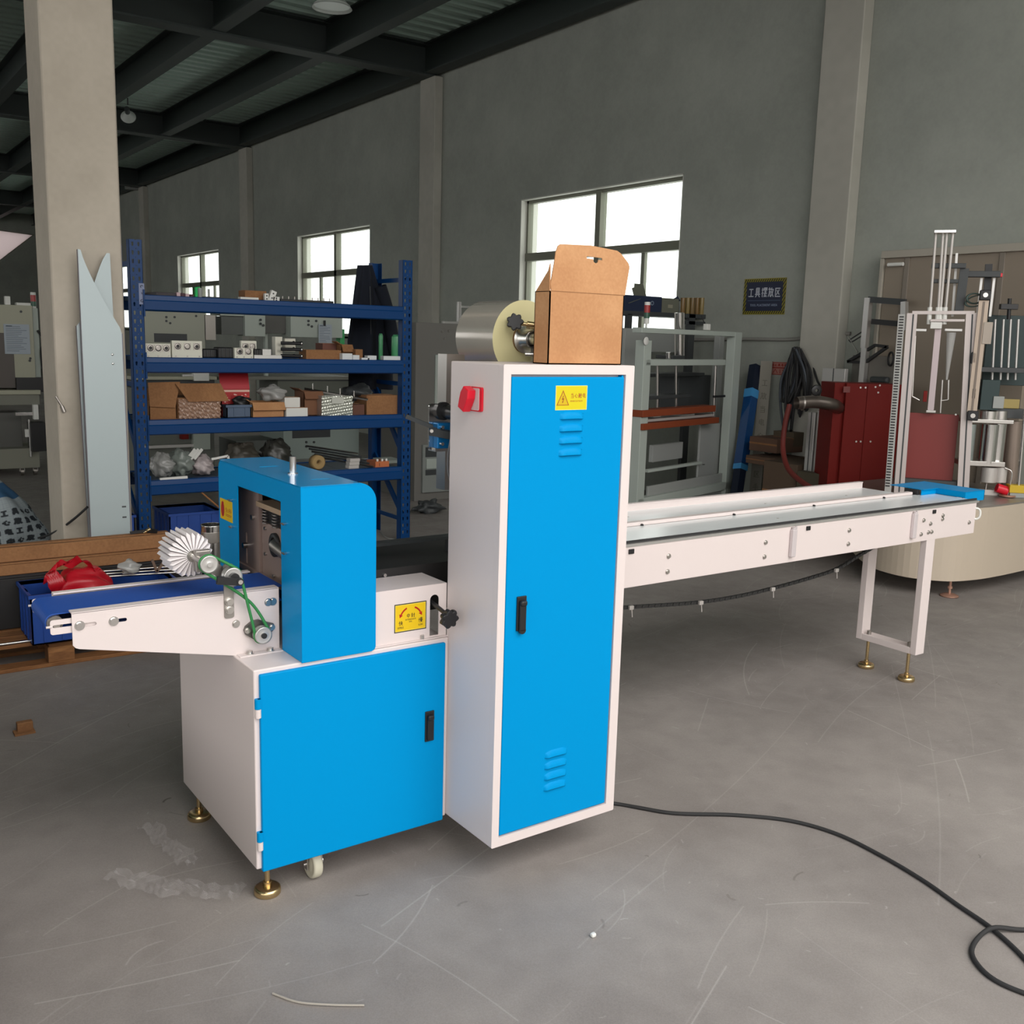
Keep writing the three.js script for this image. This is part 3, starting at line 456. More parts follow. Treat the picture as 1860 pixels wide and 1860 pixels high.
{ // middle bed between the cover and the cabinet
  const bed = new THREE.Group(); bed.name = 'middle_bed'; pm.add(bed); origin.set(bed, origin.get(pm));
  const slot = []; for (let i = 0; i <= 8; i++) { const a = i / 8 * Math.PI; slot.push([1.4125 + 0.0145 * Math.cos(a), 0.768 + 0.0145 * Math.sin(a)]); } slot.push([1.398, 0.664], [1.427, 0.664]);
  obj('front_plate', [sheetXY(rectPts(1.2, 0.657, 1.452, 0.811), -2.3565, 0.003, [slot]), bb(1.2, 0.809, -2.495, 1.452, 0.812, -2.354), bb(1.2, 0.657, -2.356, 1.452, 0.660, -2.344)], whitePaint, bed);
  obj('screw', [rod([1.372, 0.66, -2.349], [1.372, 0.672, -2.349], 0.005, 10)], steel, bed);
  obj('inner_guard', [bb(1.2, 0.76, -2.60, 1.9, 0.835, -2.50), bb(1.2, 0.66, -2.95, 1.9, 0.80, -2.60)], std(C(0.018, 0.017, 0.017), 0.5), bed, { label: 'black inner guard' });
  obj('guard_rail', [bb(1.2, 0.845, -2.78, 1.9, 0.855, -2.74), bb(1.22, 0.80, -2.77, 1.23, 0.85, -2.75), bb(1.7, 0.80, -2.77, 1.71, 0.85, -2.75)], darkMachine, bed);
  obj('screw', rod([1.33, 0.818, -2.50], [1.33, 0.818, -2.492], 0.005, 10), steel, bed);
  obj('adjusting_rod', rod([1.409, 0.765, -2.40], [1.4085, 0.742, -2.275], 0.0062, 12), blackPlastic, bed);
  obj('star_knob', [starKnob([1.408, 0.7355, -2.272], [0.0, -0.12, 1], 0.0215, 0.018)], blackPlastic, bed, { label: 'black star knob' });
  const speedTex = canvasTex(576, 448, (g, w, h) => {
    g.fillStyle = '#26221c'; g.fillRect(0, 0, w, h); g.fillStyle = '#efe06a'; g.fillRect(15, 15, w - 30, h - 30); g.fillStyle = '#e5bf00'; g.fillRect(22, 22, w - 44, h - 44);
    g.strokeStyle = '#b01400'; g.lineWidth = 26; g.lineCap = 'butt'; g.beginPath(); g.moveTo(222, 78); g.quadraticCurveTo(150, 110, 118, 175); g.stroke(); g.beginPath(); g.moveTo(362, 78); g.quadraticCurveTo(436, 108, 466, 168); g.stroke();
    g.fillStyle = '#b01400'; g.beginPath(); g.moveTo(86, 158); g.lineTo(150, 186); g.lineTo(94, 222); g.fill(); g.beginPath(); g.moveTo(436, 186); g.lineTo(496, 156); g.lineTo(496, 222); g.fill();
    g.strokeStyle = '#3a2a08'; han(g, 'zhong', 214, 158, 70, 82, 8); han(g, 'feng', 296, 158, 76, 82, 8); han(g, 'kuai', 74, 262, 78, 84, 9); han(g, 'man', 430, 252, 78, 84, 8);
    g.fillStyle = '#3a2a08'; g.textAlign = 'center'; g.font = 'bold 31px sans-serif'; g.save(); g.translate(290, 272); g.scale(0.86, 1); g.fillText('INTERMEDIATE', 0, 0); g.fillText('SEAL', 0, 34); g.restore();
    g.font = 'bold 42px sans-serif'; g.save(); g.translate(112, 392); g.scale(0.66, 1); g.fillText('EXPRESS', 0, 0); g.restore(); g.save(); g.translate(470, 384); g.scale(0.7, 1); g.fillText('SLOW', 0, 0); g.restore();
  });
  obj('speed_sticker', card(0.1015, 0.081, 0.0008, [1.3355, 0.7285, -2.3533]), std(0xffffff, 0.5, 0, { map: speedTex }), bed, { uv: true, label: 'yellow sticker with two red arrows' });
}
{ // discharge conveyor
  const dc = new THREE.Group(); dc.name = 'discharge_conveyor'; pm.add(dc); origin.set(dc, origin.get(pm));
  const X0 = 1.90, X1 = 4.40, tableMat = std(C(0.86, 0.90, 0.91), 0.2, 0.05);
  obj('side_rail', [bb(X0, 0.6675, -2.4925, X1, 0.811, -2.489, 0.001), bb(X0, 0.6675, -2.51, X1, 0.670, -2.49)], whitePaint, dc);
  obj('side_rail', [bb(X0, 0.6675, -2.812, X1, 0.811, -2.808), bb(X0, 0.6675, -2.81, X1, 0.670, -2.79)], whitePaint, dc);
  obj('table_plate', [bb(X0, 0.8165, -2.735, X1 + 0.01, 0.8195, -2.502), bb(X0, 0.800, -2.504, X1 + 0.01, 0.8195, -2.5015)], tableMat, dc, { label: 'glossy steel table plate' });
  obj('table_plate', [bb(X0, 0.8165, -3.0, X1 - 0.15, 0.8195, -2.762)], tableMat, dc, { label: 'glossy steel table plate' });
  obj('edge_strip', [bb(X0, 0.8205, -2.5035, X1 + 0.015, 0.829, -2.4985)], blackRubber, dc, { label: 'black edging' });
  obj('edge_lip', [bb(X0, 0.811, -2.502, X1 + 0.015, 0.8205, -2.486)], alu, dc);
  obj('guide_strip', [bb(X0, 0.8195, -2.765, X1 - 0.13, 0.834, -2.735, 0.003)], whitePaint, dc);
  for (let x = 2.54; x < 4.2; x += 0.5) obj('screw', rod([x, 0.822, -2.735], [x, 0.822, -2.727], 0.005, 8), blackPlastic, dc);
  for (const [x, z] of [[2.62, -2.9], [3.4, -2.88], [3.95, -2.87], [3.15, -2.6], [4.1, -2.58]]) obj('screw', rod([x, 0.8195, z], [x, 0.8205, z], 0.005, 8), dullSteel, dc);
  obj('back_fence', [bb(X0, 0.8195, -3.006, X1 - 0.15, 0.846, -3.0), bb(X0, 0.844, -3.022, X1 - 0.15, 0.8485, -2.998)], whitePaint, dc);
  obj('end_cover', [sheetXZ([[X1 - 0.10, -2.88], [X1 + 0.185, -2.88], [X1 + 0.185, -2.56], [X1 + 0.02, -2.56], [X1 + 0.02, -2.70], [X1 - 0.10, -2.70]], 0.845, 0.003), bb(X1 + 0.02, 0.80, -2.563, X1 + 0.185, 0.846, -2.56), bb(X1 + 0.018, 0.82, -2.71, X1 + 0.021, 0.845, -2.56), bb(X1 - 0.10, 0.82, -2.712, X1 + 0.02, 0.845, -2.709), bb(X1 + 0.182, 0.80, -2.88, X1 + 0.185, 0.845, -2.56)], bluePaint, dc, { label: 'blue end cover' });
  obj('chain_mouth', bb(X1 - 0.11, 0.8195, -2.79, X1 - 0.095, 0.844, -2.725), blackRubber, dc);
  for (const x of [3.105, 3.905]) obj('hanger_tube', [bb(x - 0.012, 0.69, -2.489, x + 0.014, 0.80, -2.472, 0.004), rod([x, 0.808, -2.48], [x, 0.80, -2.48], 0.008, 10), bb(x + 0.018, 0.70, -2.489, x + 0.026, 0.81, -2.485)], std(C(0.66, 0.60, 0.61), 0.25, 0.2), dc);
  for (const [x, y] of [[2.448, 0.760], [2.446, 0.704], [2.954, 0.761], [2.953, 0.705], [3.462, 0.763], [3.463, 0.706], [3.985, 0.762], [3.975, 0.70], [4.04, 0.742], [4.03, 0.704], [4.055, 0.704], [4.13, 0.772], [4.13, 0.756], [4.35, 0.722]]) obj('bolt', hexBolt(x, y, -2.489, 0.0068, 0.007), steel, dc);
  for (const x of [2.27, 3.2, 4.06]) obj('cable_clip', [bb(x - 0.012, 0.786, -2.489, x + 0.012, 0.803, -2.484, 0.002)], blackPlastic, dc);
  obj('grab_handle', tube([[4.398, 0.783, -2.492], [4.407, 0.783, -2.485], [4.414, 0.775, -2.478], [4.415, 0.757, -2.475], [4.413, 0.742, -2.478], [4.406, 0.734, -2.485], [4.398, 0.734, -2.492]], 0.0052, 8, 40), whitePlastic, dc);
  obj('end_roller', rod([X1 - 0.01, 0.785, -2.80], [X1 - 0.01, 0.785, -2.50], 0.022, 16), dullSteel, dc);
  // support stand
  obj('stand_leg', bb(4.03, 0.134, -2.521, 4.094, 0.70, -2.4895, 0.003), whitePaint, dc);
  obj('stand_leg', bb(4.03, 0.134, -2.808, 4.094, 0.70, -2.776, 0.003), whitePaint, dc);
  obj('stand_crossbar', bb(4.03, 0.134, -2.776, 4.094, 0.164, -2.521, 0.002), whitePaint, dc);
  for (const z of [-2.536, -2.751]) { levelFoot(dc, 4.05, z, 0.165, 0.037); obj('nut', rod([4.05, 0.164, z], [4.05, 0.182, z], 0.0115, 6), dullSteel, dc); }
  // chain hanging under the table with pusher lugs
  const cp = [[1.9, 0.60, -2.65], [2.15, 0.56, -2.65], [2.4, 0.541, -2.65], [2.786, 0.510, -2.65], [3.0, 0.506, -2.65], [3.2, 0.513, -2.65], [3.45, 0.530, -2.65], [3.625, 0.550, -2.65], [3.773, 0.594, -2.65], [4.0, 0.655, -2.65], [4.25, 0.72, -2.65]];
  const cc = new THREE.CatmullRomCurve3(cp.map((p) => V(...p))), L = cc.getLength(), nl = Math.round(L / 0.0159), links = [];
  for (let i = 0; i < nl; i++) { const a = cc.getPointAt(i / nl), b = cc.getPointAt((i + 0.92) / nl); for (const s of [-1, 1]) { const g = bar(a.clone().add(V(0, 0, s * (i % 2 ? 0.006 : 0.0045))), b.clone().add(V(0, 0, s * (i % 2 ? 0.006 : 0.0045))), 0.012, 0.0025); links.push(g); } links.push(rod(a.clone().add(V(0, 0, -0.008)), a.clone().add(V(0, 0, 0.008)), 0.0035, 6)); }
  obj('conveyor_chain', links, std(C(0.05, 0.05, 0.05), 0.45, 0.5), dc, { label: 'sagging roller chain under the table', kind: 'stuff' });
  for (const x of [2.42, 2.786, 3.2, 3.61]) { let k = 0; for (let i = 0; i <= 400; i++) if (cc.getPointAt(i / 400).x <= x) k = i / 400; const p = cc.getPointAt(k); obj('pusher_lug', [cb(p.x, p.y + 0.001, p.z + 0.012, 0.022, 0.016, 0.012, 0.003), rod([p.x + 0.004, p.y - 0.005, p.z + 0.012], [p.x + 0.008, p.y - 0.036, p.z + 0.012], 0.0022, 8)], aluMatte, dc); }
}
{ // film guide unit at the back of the cabinet
  const fg = new THREE.Group(); fg.name = 'film_guide'; pm.add(fg); origin.set(fg, origin.get(pm));
  obj('guide_plate', sheetXY(roundRect(1.444, 1.18, 1.62, 1.311, 0.008), -2.456, 0.006), brightSteel, fg);
  obj('guide_roller', [rod([1.497, 1.288, -2.45], [1.497, 1.288, -2.365], 0.021, 22), rod([1.487, 1.29, -2.45], [1.487, 1.29, -2.44], 0.026, 22)], std(C(0.05, 0.05, 0.052), 0.25, 0.6), fg);
  obj('adjuster_block', [bb(1.455, 1.232, -2.45, 1.51, 1.258, -2.42, 0.003), bb(1.458, 1.185, -2.45, 1.50, 1.222, -2.425, 0.003)], std(C(0.004, 0.16, 0.42), 0.3, 0.3), fg, { label: 'blue anodised adjuster block' });
  for (const y of [1.247, 1.20]) obj('screw', rod([1.466, y, -2.42], [1.466, y, -2.41], 0.005, 10), brightSteel, fg);
  obj('sensor_arm', [bar([1.369, 1.2775, -2.45], [1.443, 1.247, -2.43], 0.011, 0.008), bar([1.435, 1.236, -2.43], [1.52, 1.219, -2.40], 0.022, 0.014)], darkMachine, fg);
  obj('screw', rod([1.440, 1.237, -2.43], [1.432, 1.237, -2.415], 0.005, 10), steel, fg);
  obj('sensor_cable', tube([[1.50, 1.255, -2.41], [1.487, 1.22, -2.40], [1.478, 1.17, -2.40], [1.482, 1.11, -2.40], [1.50, 1.06, -2.38]], 0.0028, 8, 30), std(C(0.16, 0.16, 0.17), 0.5), fg);
  obj('guide_post', [bb(1.50, 1.06, -2.50, 1.56, 1.45, -2.452), bb(1.46, 1.175, -2.48, 1.52, 1.186, -2.44)], steel, fg);
}
{ // reel shaft carrying the film roll
  const rs = new THREE.Group(); rs.name = 'reel_shaft'; pm.add(rs); origin.set(rs, origin.get(pm));
  const x = 1.745, y = 1.498;
  obj('shaft', rod([x, y, -2.66], [x, y, -2.28], 0.017, 20), steel, rs);
  obj('end_collar', lathe([[0.018, 0], [0.027, 0.0], [0.027, 0.014], [0.018, 0.014], [0.018, 0]], [x, y, -2.652], 'z', 24), blackPlastic, rs);
  obj('clamp_ring', lathe([[0.018, 0], [0.038, 0.0], [0.042, 0.006], [0.042, 0.010], [0.028, 0.016], [0.026, 0.040], [0.018, 0.042], [0.018, 0]], [x, y, -2.419], 'z', 30), steel, rs);
  obj('bearing_block', bb(x + 0.005, 1.434, -2.375, x + 0.04, 1.56, -2.345, 0.003), blackPlastic, rs);
  obj('clamp_screw', [rod([x - 0.045, 1.543, -2.395], [x + 0.01, 1.535, -2.365], 0.006, 10), rod([x - 0.02, 1.539, -2.381], [x + 0.008, 1.535, -2.366], 0.011, 12)], brass, rs);
  obj('star_knob', starKnob([x - 0.05, 1.545, -2.398], [-0.55, 0.1, 0.8], 0.0195, 0.016), blackPlastic, rs, { label: 'black star knob' });
  obj('screw', [rod([x - 0.02, 1.455, -2.385], [x + 0.012, 1.455, -2.362], 0.006, 10)], brightSteel, rs);
  obj('arm', bb(x + 0.01, 1.35, -2.40, x + 0.05, 1.52, -2.354, 0.002), dullSteel, rs);
}
{ // film roll
  const x = 1.745, y = 1.498, r = wthing('film_roll', 'clear glossy packaging film roll with pale yellow end, on the shaft behind the cabinet top', 'film roll', [x, y, -2.52]);
  const filmSide = phys({ color: C(0.52, 0.48, 0.42), roughness: 0.2, metalness: 0.4, clearcoat: 0.8, clearcoatRoughness: 0.08 });
  obj('film_winding', [new THREE.CylinderGeometry(0.112, 0.112, 0.2, 64, 1, true).rotateX(Math.PI / 2).translate(x, y, -2.52)], filmSide, r);
  const edgeMat = std(C(0.70, 0.645, 0.36), 0.5); for (const z of [-2.42, -2.62]) obj('film_edge', new THREE.RingGeometry(0.041, 0.112, 64).rotateY(z > -2.5 ? 0 : Math.PI).translate(x, y, z), edgeMat, r, { label: 'pale yellow wound film edge' });
  obj('paper_core', lathe([[0.034, -0.1005], [0.0415, -0.1005], [0.0415, 0.1005], [0.034, 0.1005], [0.034, -0.1005]], [x, y, -2.52], 'z', 36), cardboardBrown, r);
}
{ // open carton standing on the electrical cabinet
  const b = wthing('open_carton', 'small brown carton standing open on top of the tall blue-doored cabinet', 'carton', [1.743, 1.434, -2.165]);
  const x0 = 1.615, x1 = 1.871, y0 = 1.4345, y1 = 1.624, z1 = -2.13, z0 = -2.196, t = 0.003;
  obj('carton_body', [bb(x0, y0, z1 - t, x1, y1, z1), bb(x0, y0, z0, x1, y1, z0 + t), bb(x0, y0, z0, x0 + t, y1, z1), bb(x1 - t, y0, z0, x1, y1, z1), bb(x0, y0, z0, x1, y0 + t, z1)], cardboard, b);
  const flap = new THREE.ExtrudeGeometry((() => { const s = shapeOf([[0.002, 0], [0.0, 0.018], [0.014, 0.072], [0.02, 0.10], [0.028, 0.117], [0.036, 0.122], [0.140, 0.126], [0.232, 0.119], [0.246, 0.112], [0.272, 0.088], [0.276, 0.078], [0.257, 0.0]]); s.holes.push(new THREE.Path([[0.124, 0.097], [0.124, 0.091], [0.146, 0.0905], [0.148, 0.083], [0.155, 0.080], [0.162, 0.083], [0.164, 0.090], [0.178, 0.0895], [0.178, 0.0955]].map(([a, c]) => new THREE.Vector2(a, c)))); return s; })(), { depth: t, bevelEnabled: false });
  flap.rotateX(-0.10); flap.translate(x0 + 0.002, y1, z1 - t);
  obj('lid_flap', flap, cardboard, b);
  const sf = sheetZY([[z1 - t, y1 - 0.002], [z1 - t - 0.002, y1 + 0.07], [z1 - 0.012, y1 + 0.052], [z0, y1 - 0.002]], x0, t);
  obj('side_flap', sf, cardboard, b);
  obj('side_flap', sheetZY([[z1 - t, y1 - 0.002], [z1 - t - 0.002, y1 + 0.05], [z0, y1 - 0.002]], x1 - t, t), cardboard, b);
  obj('crease', bb(x0, y1 - 0.001, z1 - 0.0005, x1, y1 + 0.001, z1 + 0.0006), cardboardBrown, b);
}

// ---------- things lying on the floor round the machine ----------
{
  const y = 0.006, p = [[1.86, 0.10, -2.30], [1.98, 0.03, -2.33], [2.08, y, -2.29], [2.124, y, -2.231], [2.189, y, -2.146], [2.361, y, -2.021], [2.481, y, -1.898], [2.532, y, -1.768], [2.534, y, -1.61], [2.512, y, -1.452], [2.479, y, -1.331], [2.45, y + 0.001, -1.22], [2.394, y, -1.102], [2.3, y, -0.98], [2.2, y, -0.9], [2.35, y, -0.82], [2.62, y, -0.95], [2.62, y, -1.12], [2.518, y, -1.168], [2.433, 0.017, -1.211], [2.34, y, -1.205], [2.285, y, -1.172], [2.248, y, -1.105], [2.258, y, -1.03], [2.33, 0.01, -0.9], [2.5, y, -0.7], [2.9, y, -0.4]];
  single('power_cable', tube(p, 0.0062, 8, 260), blackRubber, 'black power cable snaking over the floor from the tall cabinet, with a loop', 'cable');
}
function filmStrip(name, a, b, w, label, mat, s) { // long limp strip of clear film lying on the floor
  const A = V(...a), B = V(...b), d = B.clone().sub(A), n = V(-d.z, 0, d.x).normalize();
  const g = grid((u, v) => { const c = A.clone().addScaledVector(d, u), k = (v - 0.5) * w * (1 + 0.15 * Math.sin(u * 9 + s)); const fold = Math.abs(Math.sin(u * 17 + v * 6 + s) * Math.cos(u * 29 - v * 9)) * 0.014 + Math.abs(Math.sin(v * Math.PI * 3 + u * 5 + s)) * 0.012 + (u < 0.12 || u > 0.9 ? 0.012 * Math.abs(Math.sin(u * 90 + v * 13)) : 0); const q = c.addScaledVector(n, k + 0.006 * Math.sin(u * 22 + s)); return [q.x, 0.003 + fold, q.z]; }, 26, 5);
  const m = mat.clone(); m.side = THREE.DoubleSide; m.flatShading = true; m.roughness = 0.04; m.opacity = 0.1;
  return single(name, g, m, label, 'plastic film', 'film offcuts on the floor');
}
filmStrip('film_offcut', [0.755, 0, -2.91], [0.80, 0, -2.62], 0.055, 'narrow crumpled clear film strip on the floor pointing under the white cabinet side', clearFilm, 1.3);
filmStrip('film_offcut', [0.585, 0, -2.68], [0.855, 0, -2.40], 0.075, 'wide crumpled clear film strip on the floor ending at the brass foot', clearFilm, 4.1);
single('wire_offcut', tube([[0.778, 0.003, -1.99], [0.813, 0.003, -1.932], [0.871, 0.004, -1.881], [0.935, 0.003, -1.839]], 0.0028, 8, 30), std(C(0.36, 0.33, 0.29), 0.6), 'short bent pale wire offcut lying on the open floor', 'wire');
single('plastic_chip', cb(1.545, 0.006, -1.765, 0.014, 0.011, 0.012, 0.004), whitePlastic, 'tiny white plastic chip on the open floor before the tall cabinet', 'chip');
single('cardboard_scrap', [cb(0.585, 0.022, -3.93, 0.055, 0.034, 0.03, 0.004), cb(0.58, 0.004, -3.915, 0.07, 0.007, 0.05)], cardboardBrown, 'small torn cardboard scrap on the dark floor near the pallet', 'scrap');

// ---------- round the pillar: pallet, cartons, leaning channels ----------
const K = { // picture-to-local helper for things standing on a vertical plane
  frame(anchor, yaw) { const c = Math.cos(yaw), s = Math.sin(yaw), n = V(s, 0, c), e = V(c, 0, -s);
    return (px, py, dz = 0) => { const d = rayOf(px, py), o = camera.position, A = anchor.clone().addScaledVector(n, dz), t = A.clone().sub(o).dot(n) / d.dot(n), P = o.clone().addScaledVector(d, t).sub(A); return [P.dot(e), P.y + A.y - anchor.y]; }; },
};
// box over a picture rectangle on the local plane, from depth z0 (back) to z1 (front)
const pbox = (at, x0, y0, x1, y1, z0, z1, r = 0) => { const xm = (x0 + x1) / 2, ym = (y0 + y1) / 2; return bb(at(x0, ym, z1)[0], at(xm, y0, z1)[1], z0, at(x1, ym, z1)[0], Math.max(0, at(xm, y1, z1)[1]), z1, r); };
const prod = (at, x0, y0, x1, y1, z, r, seg = 10) => { const a = at(x0, y0, z), b = at(x1, y1, z); return rod([a[0], a[1], z], [b[0], b[1], z], r, seg); };

{ // wooden pallet under the crate
  const p = wthing('wooden_pallet', 'rough wooden pallet under the blue crate and long cartons', 'pallet', [1.15, 0, -4.8]);
  const plank = (x0, y0, z0, x1, y1, z1) => obj('plank', bb(x0, y0, z0, x1, y1, z1, 0.003), wood, p);
  for (const z of [-4.70, -4.94]) plank(0.40, 0, z - 0.042, 1.85, 0.018, z + 0.045);
  for (const z of [-4.70, -4.94]) for (const x of [0.48, 0.86, 1.30, 1.78]) obj('block', bb(x - 0.055, 0.018, z - 0.04, x + 0.055, 0.092, z + 0.043, 0.003), wood, p);
  for (const x of [0.48, 0.86, 1.30, 1.78]) plank(x - 0.05, 0.092, -4.98, x + 0.05, 0.108, -4.65);
  for (const z of [-4.94, -4.84, -4.745, -4.68]) plank(0.40, 0.108, z - 0.038, 1.85, 0.124, z + (z > -4.7 ? 0.025 : 0.045));
}
function crate(name, label, x0, z0, x1, z1, y0, h, mat, group = null) { // open stacking crate with ribs
  const c = wthing(name, label, 'crate', [(x0 + x1) / 2, y0, (z0 + z1) / 2], group), t = 0.006;
  obj('crate_wall', [bb(x0, y0, z1 - t, x1, y0 + h, z1), bb(x0, y0, z0, x1, y0 + h, z0 + t), bb(x0, y0, z0, x0 + t, y0 + h, z1), bb(x1 - t, y0, z0, x1, y0 + h, z1), bb(x0, y0, z0, x1, y0 + t, z1)], mat, c);
  obj('rim', [bb(x0 - 0.008, y0 + h - 0.016, z1 - t, x1 + 0.008, y0 + h, z1 + 0.008), bb(x0 - 0.008, y0 + h - 0.016, z0 - 0.008, x1 + 0.008, y0 + h, z0 + t), bb(x0 - 0.008, y0 + h - 0.016, z0, x0 + t, y0 + h, z1), bb(x1 - t, y0 + h - 0.016, z0, x1 + 0.008, y0 + h, z1)], mat, c);
  for (let x = x0 + 0.05; x < x1 - 0.03; x += 0.075) obj('rib', bb(x - 0.004, y0 + 0.01, z1, x + 0.004, y0 + h - 0.02, z1 + 0.005), mat, c);
  for (let z = z0 + 0.05; z < z1 - 0.03; z += 0.075) obj('rib', bb(x0 - 0.005, y0 + 0.01, z - 0.004, x0, y0 + h - 0.02, z + 0.004), mat, c);
  return c;
}
crate('plastic_crate', 'dark blue plastic crate on the pallet beside the infeed belt', 0.735, -4.885, 1.36, -4.60, 0.125, 0.225, crateBlue);
{ // long flat cartons lying behind the crate on a dark box
  const b0 = wthing('dark_toolbox', 'long black closed toolbox carrying the flat brown cartons on the pallet', 'toolbox', [0.95, 0.125, -4.94]); obj('toolbox_body', bb(0.12, 0.125, -4.985, 1.52, 0.36, -4.915, 0.004), std(C(0.015, 0.014, 0.014), 0.6), b0); obj('toolbox_lid', bb(0.11, 0.36, -4.988, 1.53, 0.377, -4.912, 0.004), std(C(0.02, 0.018, 0.018), 0.6), b0);
  const c1 = wthing('long_carton', 'long flat brown carton lying lowest before the beige pillar', 'carton', [0.95, 0.378, -4.94], 'long cartons by the pillar');
  obj('carton_shell', bb(0.06, 0.378, -4.985, 1.47, 0.436, -4.902, 0.004), cardboardBrown, c1); obj('carton_flap', bb(0.06, 0.43, -4.904, 1.46, 0.4365, -4.896), cardboardBrown, c1);
  const c2 = wthing('long_carton', 'long flat brown carton lying on top of another before the beige pillar', 'carton', [0.95, 0.437, -4.945], 'long cartons by the pillar');
  obj('carton_shell', bb(0.02, 0.4375, -4.985, 1.43, 0.504, -4.912, 0.004), cardboardBrown, c2); obj('carton_flap', bb(0.02, 0.502, -4.985, 1.43, 0.508, -4.945), cardboardBrown, c2);
}
{ // red plastic bag in the crate
  const m = phys({ color: C(0.62, 0.01, 0.025), roughness: 0.35, transmission: 0.25, thickness: 0, side: THREE.DoubleSide });
  const b = wthing('plastic_bag', 'crumpled red plastic bag lying in the blue crate', 'bag', [0.95, 0.31, -4.74]);
  obj('bag_body', lump([0.985, 0.325, -4.73], 0.125, 0.10, 0.10, 0.13, 3.1, 2.2, 36), m, b);
  obj('bag_handle', grid((u, v) => { const a = u * Math.PI * 0.9, r = 0.075 + 0.03 * v; return [0.985 - 0.05 - r * Math.cos(a) * 1.2, 0.375 + 0.10 * Math.sin(a) * (1 - 0.35 * v) + 0.012 * Math.sin(u * 23 + v * 5), -4.70 - 0.02 * v + 0.02 * Math.sin(u * 15)]; }, 30, 6), m, b);
  obj('bag_handle', grid((u, v) => [0.82 + 0.20 * u, 0.42 - 0.10 * u + 0.03 * Math.sin(u * 9 + v * 3) - 0.06 * v, -4.68 + 0.02 * Math.sin(u * 21 + v * 8)], 24, 8), m, b);
}
for (let i = 0; i < 3; i++) single('steel_rod', rod([1.00 + 0.03 * i, 0.368 - i * 0.004, -4.85 + i * 0.045], [1.5, 0.36 - i * 0.004, -4.80 + i * 0.05], 0.0055, 10), steel, 'thin bright steel rod lying across the blue crate', 'rod', 'steel rods on the crate');
single('steel_rod', rod([0.2, 0.136, -4.66], [0.86, 0.1305, -4.66], 0.006, 10), brightSteel, 'bright steel rod lying on the pallet edge before the crate', 'rod');
{ const k = wthing('wing_knob', 'black and brass wing knob lying on the upper long carton', 'knob', [1.30, 0.508, -4.95]); obj('wing', [bar([1.25, 0.518, -4.95], [1.32, 0.521, -4.955], 0.012, 0.018), bar([1.32, 0.521, -4.955], [1.375, 0.516, -4.94], 0.014, 0.02)], blackPlastic, k); obj('stud', rod([1.315, 0.512, -4.955], [1.345, 0.53, -4.945], 0.009, 10), brass, k); }
for (const [x, z, l] of [[1.18, -4.72, 'crumpled clear wrapper lying on the rods over the crate'], [1.30, -4.70, 'torn brown clip lying on the rods over the crate']]) single(x < 1.2 ? 'wrapper' : 'clip', x < 1.2 ? lump([x, 0.40, z], 0.045, 0.03, 0.03, 0.3, 3, 1, 14) : [bar([x, 0.372, z], [x - 0.02, 0.43, z], 0.012, 0.008), bar([x, 0.372, z], [x + 0.03, 0.41, z], 0.012, 0.008)], x < 1.2 ? cloudyFilm : std(C(0.16, 0.10, 0.07), 0.6), l, x < 1.2 ? 'wrapper' : 'clip');
{ // stainless cup behind the brush wheel
  const c = wthing('steel_canister', 'polished stainless steel canister standing behind the white brush wheel', 'canister', [1.575, 0.124, -4.73]);
  obj('canister_body', lathe([[0, 0], [0.05, 0], [0.05, 0.44], [0.053, 0.444], [0.047, 0.444], [0.047, 0.02], [0, 0.02]], [1.575, 0.125, -4.73], 'y', 32), brightSteel, c);
  obj('rim_band', lathe([[0.0505, 0.36], [0.0515, 0.362], [0.0515, 0.41], [0.0505, 0.412]], [1.575, 0.125, -4.73], 'y', 32), dullSteel, c);
}
{ // woven sack
  const glyphs = ['gong', 'dang', 'xin', 'ju', 'dian', 'fang', 'zhong'];
  const tex = canvasTex(512, 512, (g, w, h) => { g.fillStyle = '#9aa4a8'; g.fillRect(0, 0, w, h); for (let i = 0; i < 512; i += 6) { g.fillStyle = `rgba(70,80,90,${i % 12 ? 0.10 : 0.04})`; g.fillRect(0, i, w, 2); g.fillRect(i, 0, 2, h); } g.fillStyle = '#31587c'; g.beginPath(); g.rect(0, 70, 512, 60); g.fill(); g.strokeStyle = '#20262c'; for (let r = 0; r < 7; r++) for (let i = 0; i < 26; i++) han(g, glyphs[(i * 3 + r * 2) % 7], 6 + i * 19.5, 168 + r * 26, 14, 18, 4); });
  const m = std(0xffffff, 0.7, 0, { map: tex });
  const g0 = new THREE.SphereGeometry(1, 40, 26), p = g0.attributes.position; for (let i = 0; i < p.count; i++) { const x = p.getX(i), y = p.getY(i), z = p.getZ(i), k = 1 + 0.05 * Math.sin(x * 9 + y * 7) + 0.04 * Math.cos(z * 13 + y * 4); p.setXYZ(i, 0.80 + 0.30 * x * k * (1 - 0.25 * Math.max(0, y)), 0.31 + Math.max(-0.31, 0.33 * y * k), -6.25 + 0.22 * z * k); } g0.computeVertexNormals();
  single('woven_sack', g0, m, 'bulging white and blue woven sack with dark printed characters behind the cartons', 'sack', null, { uv: true });
}
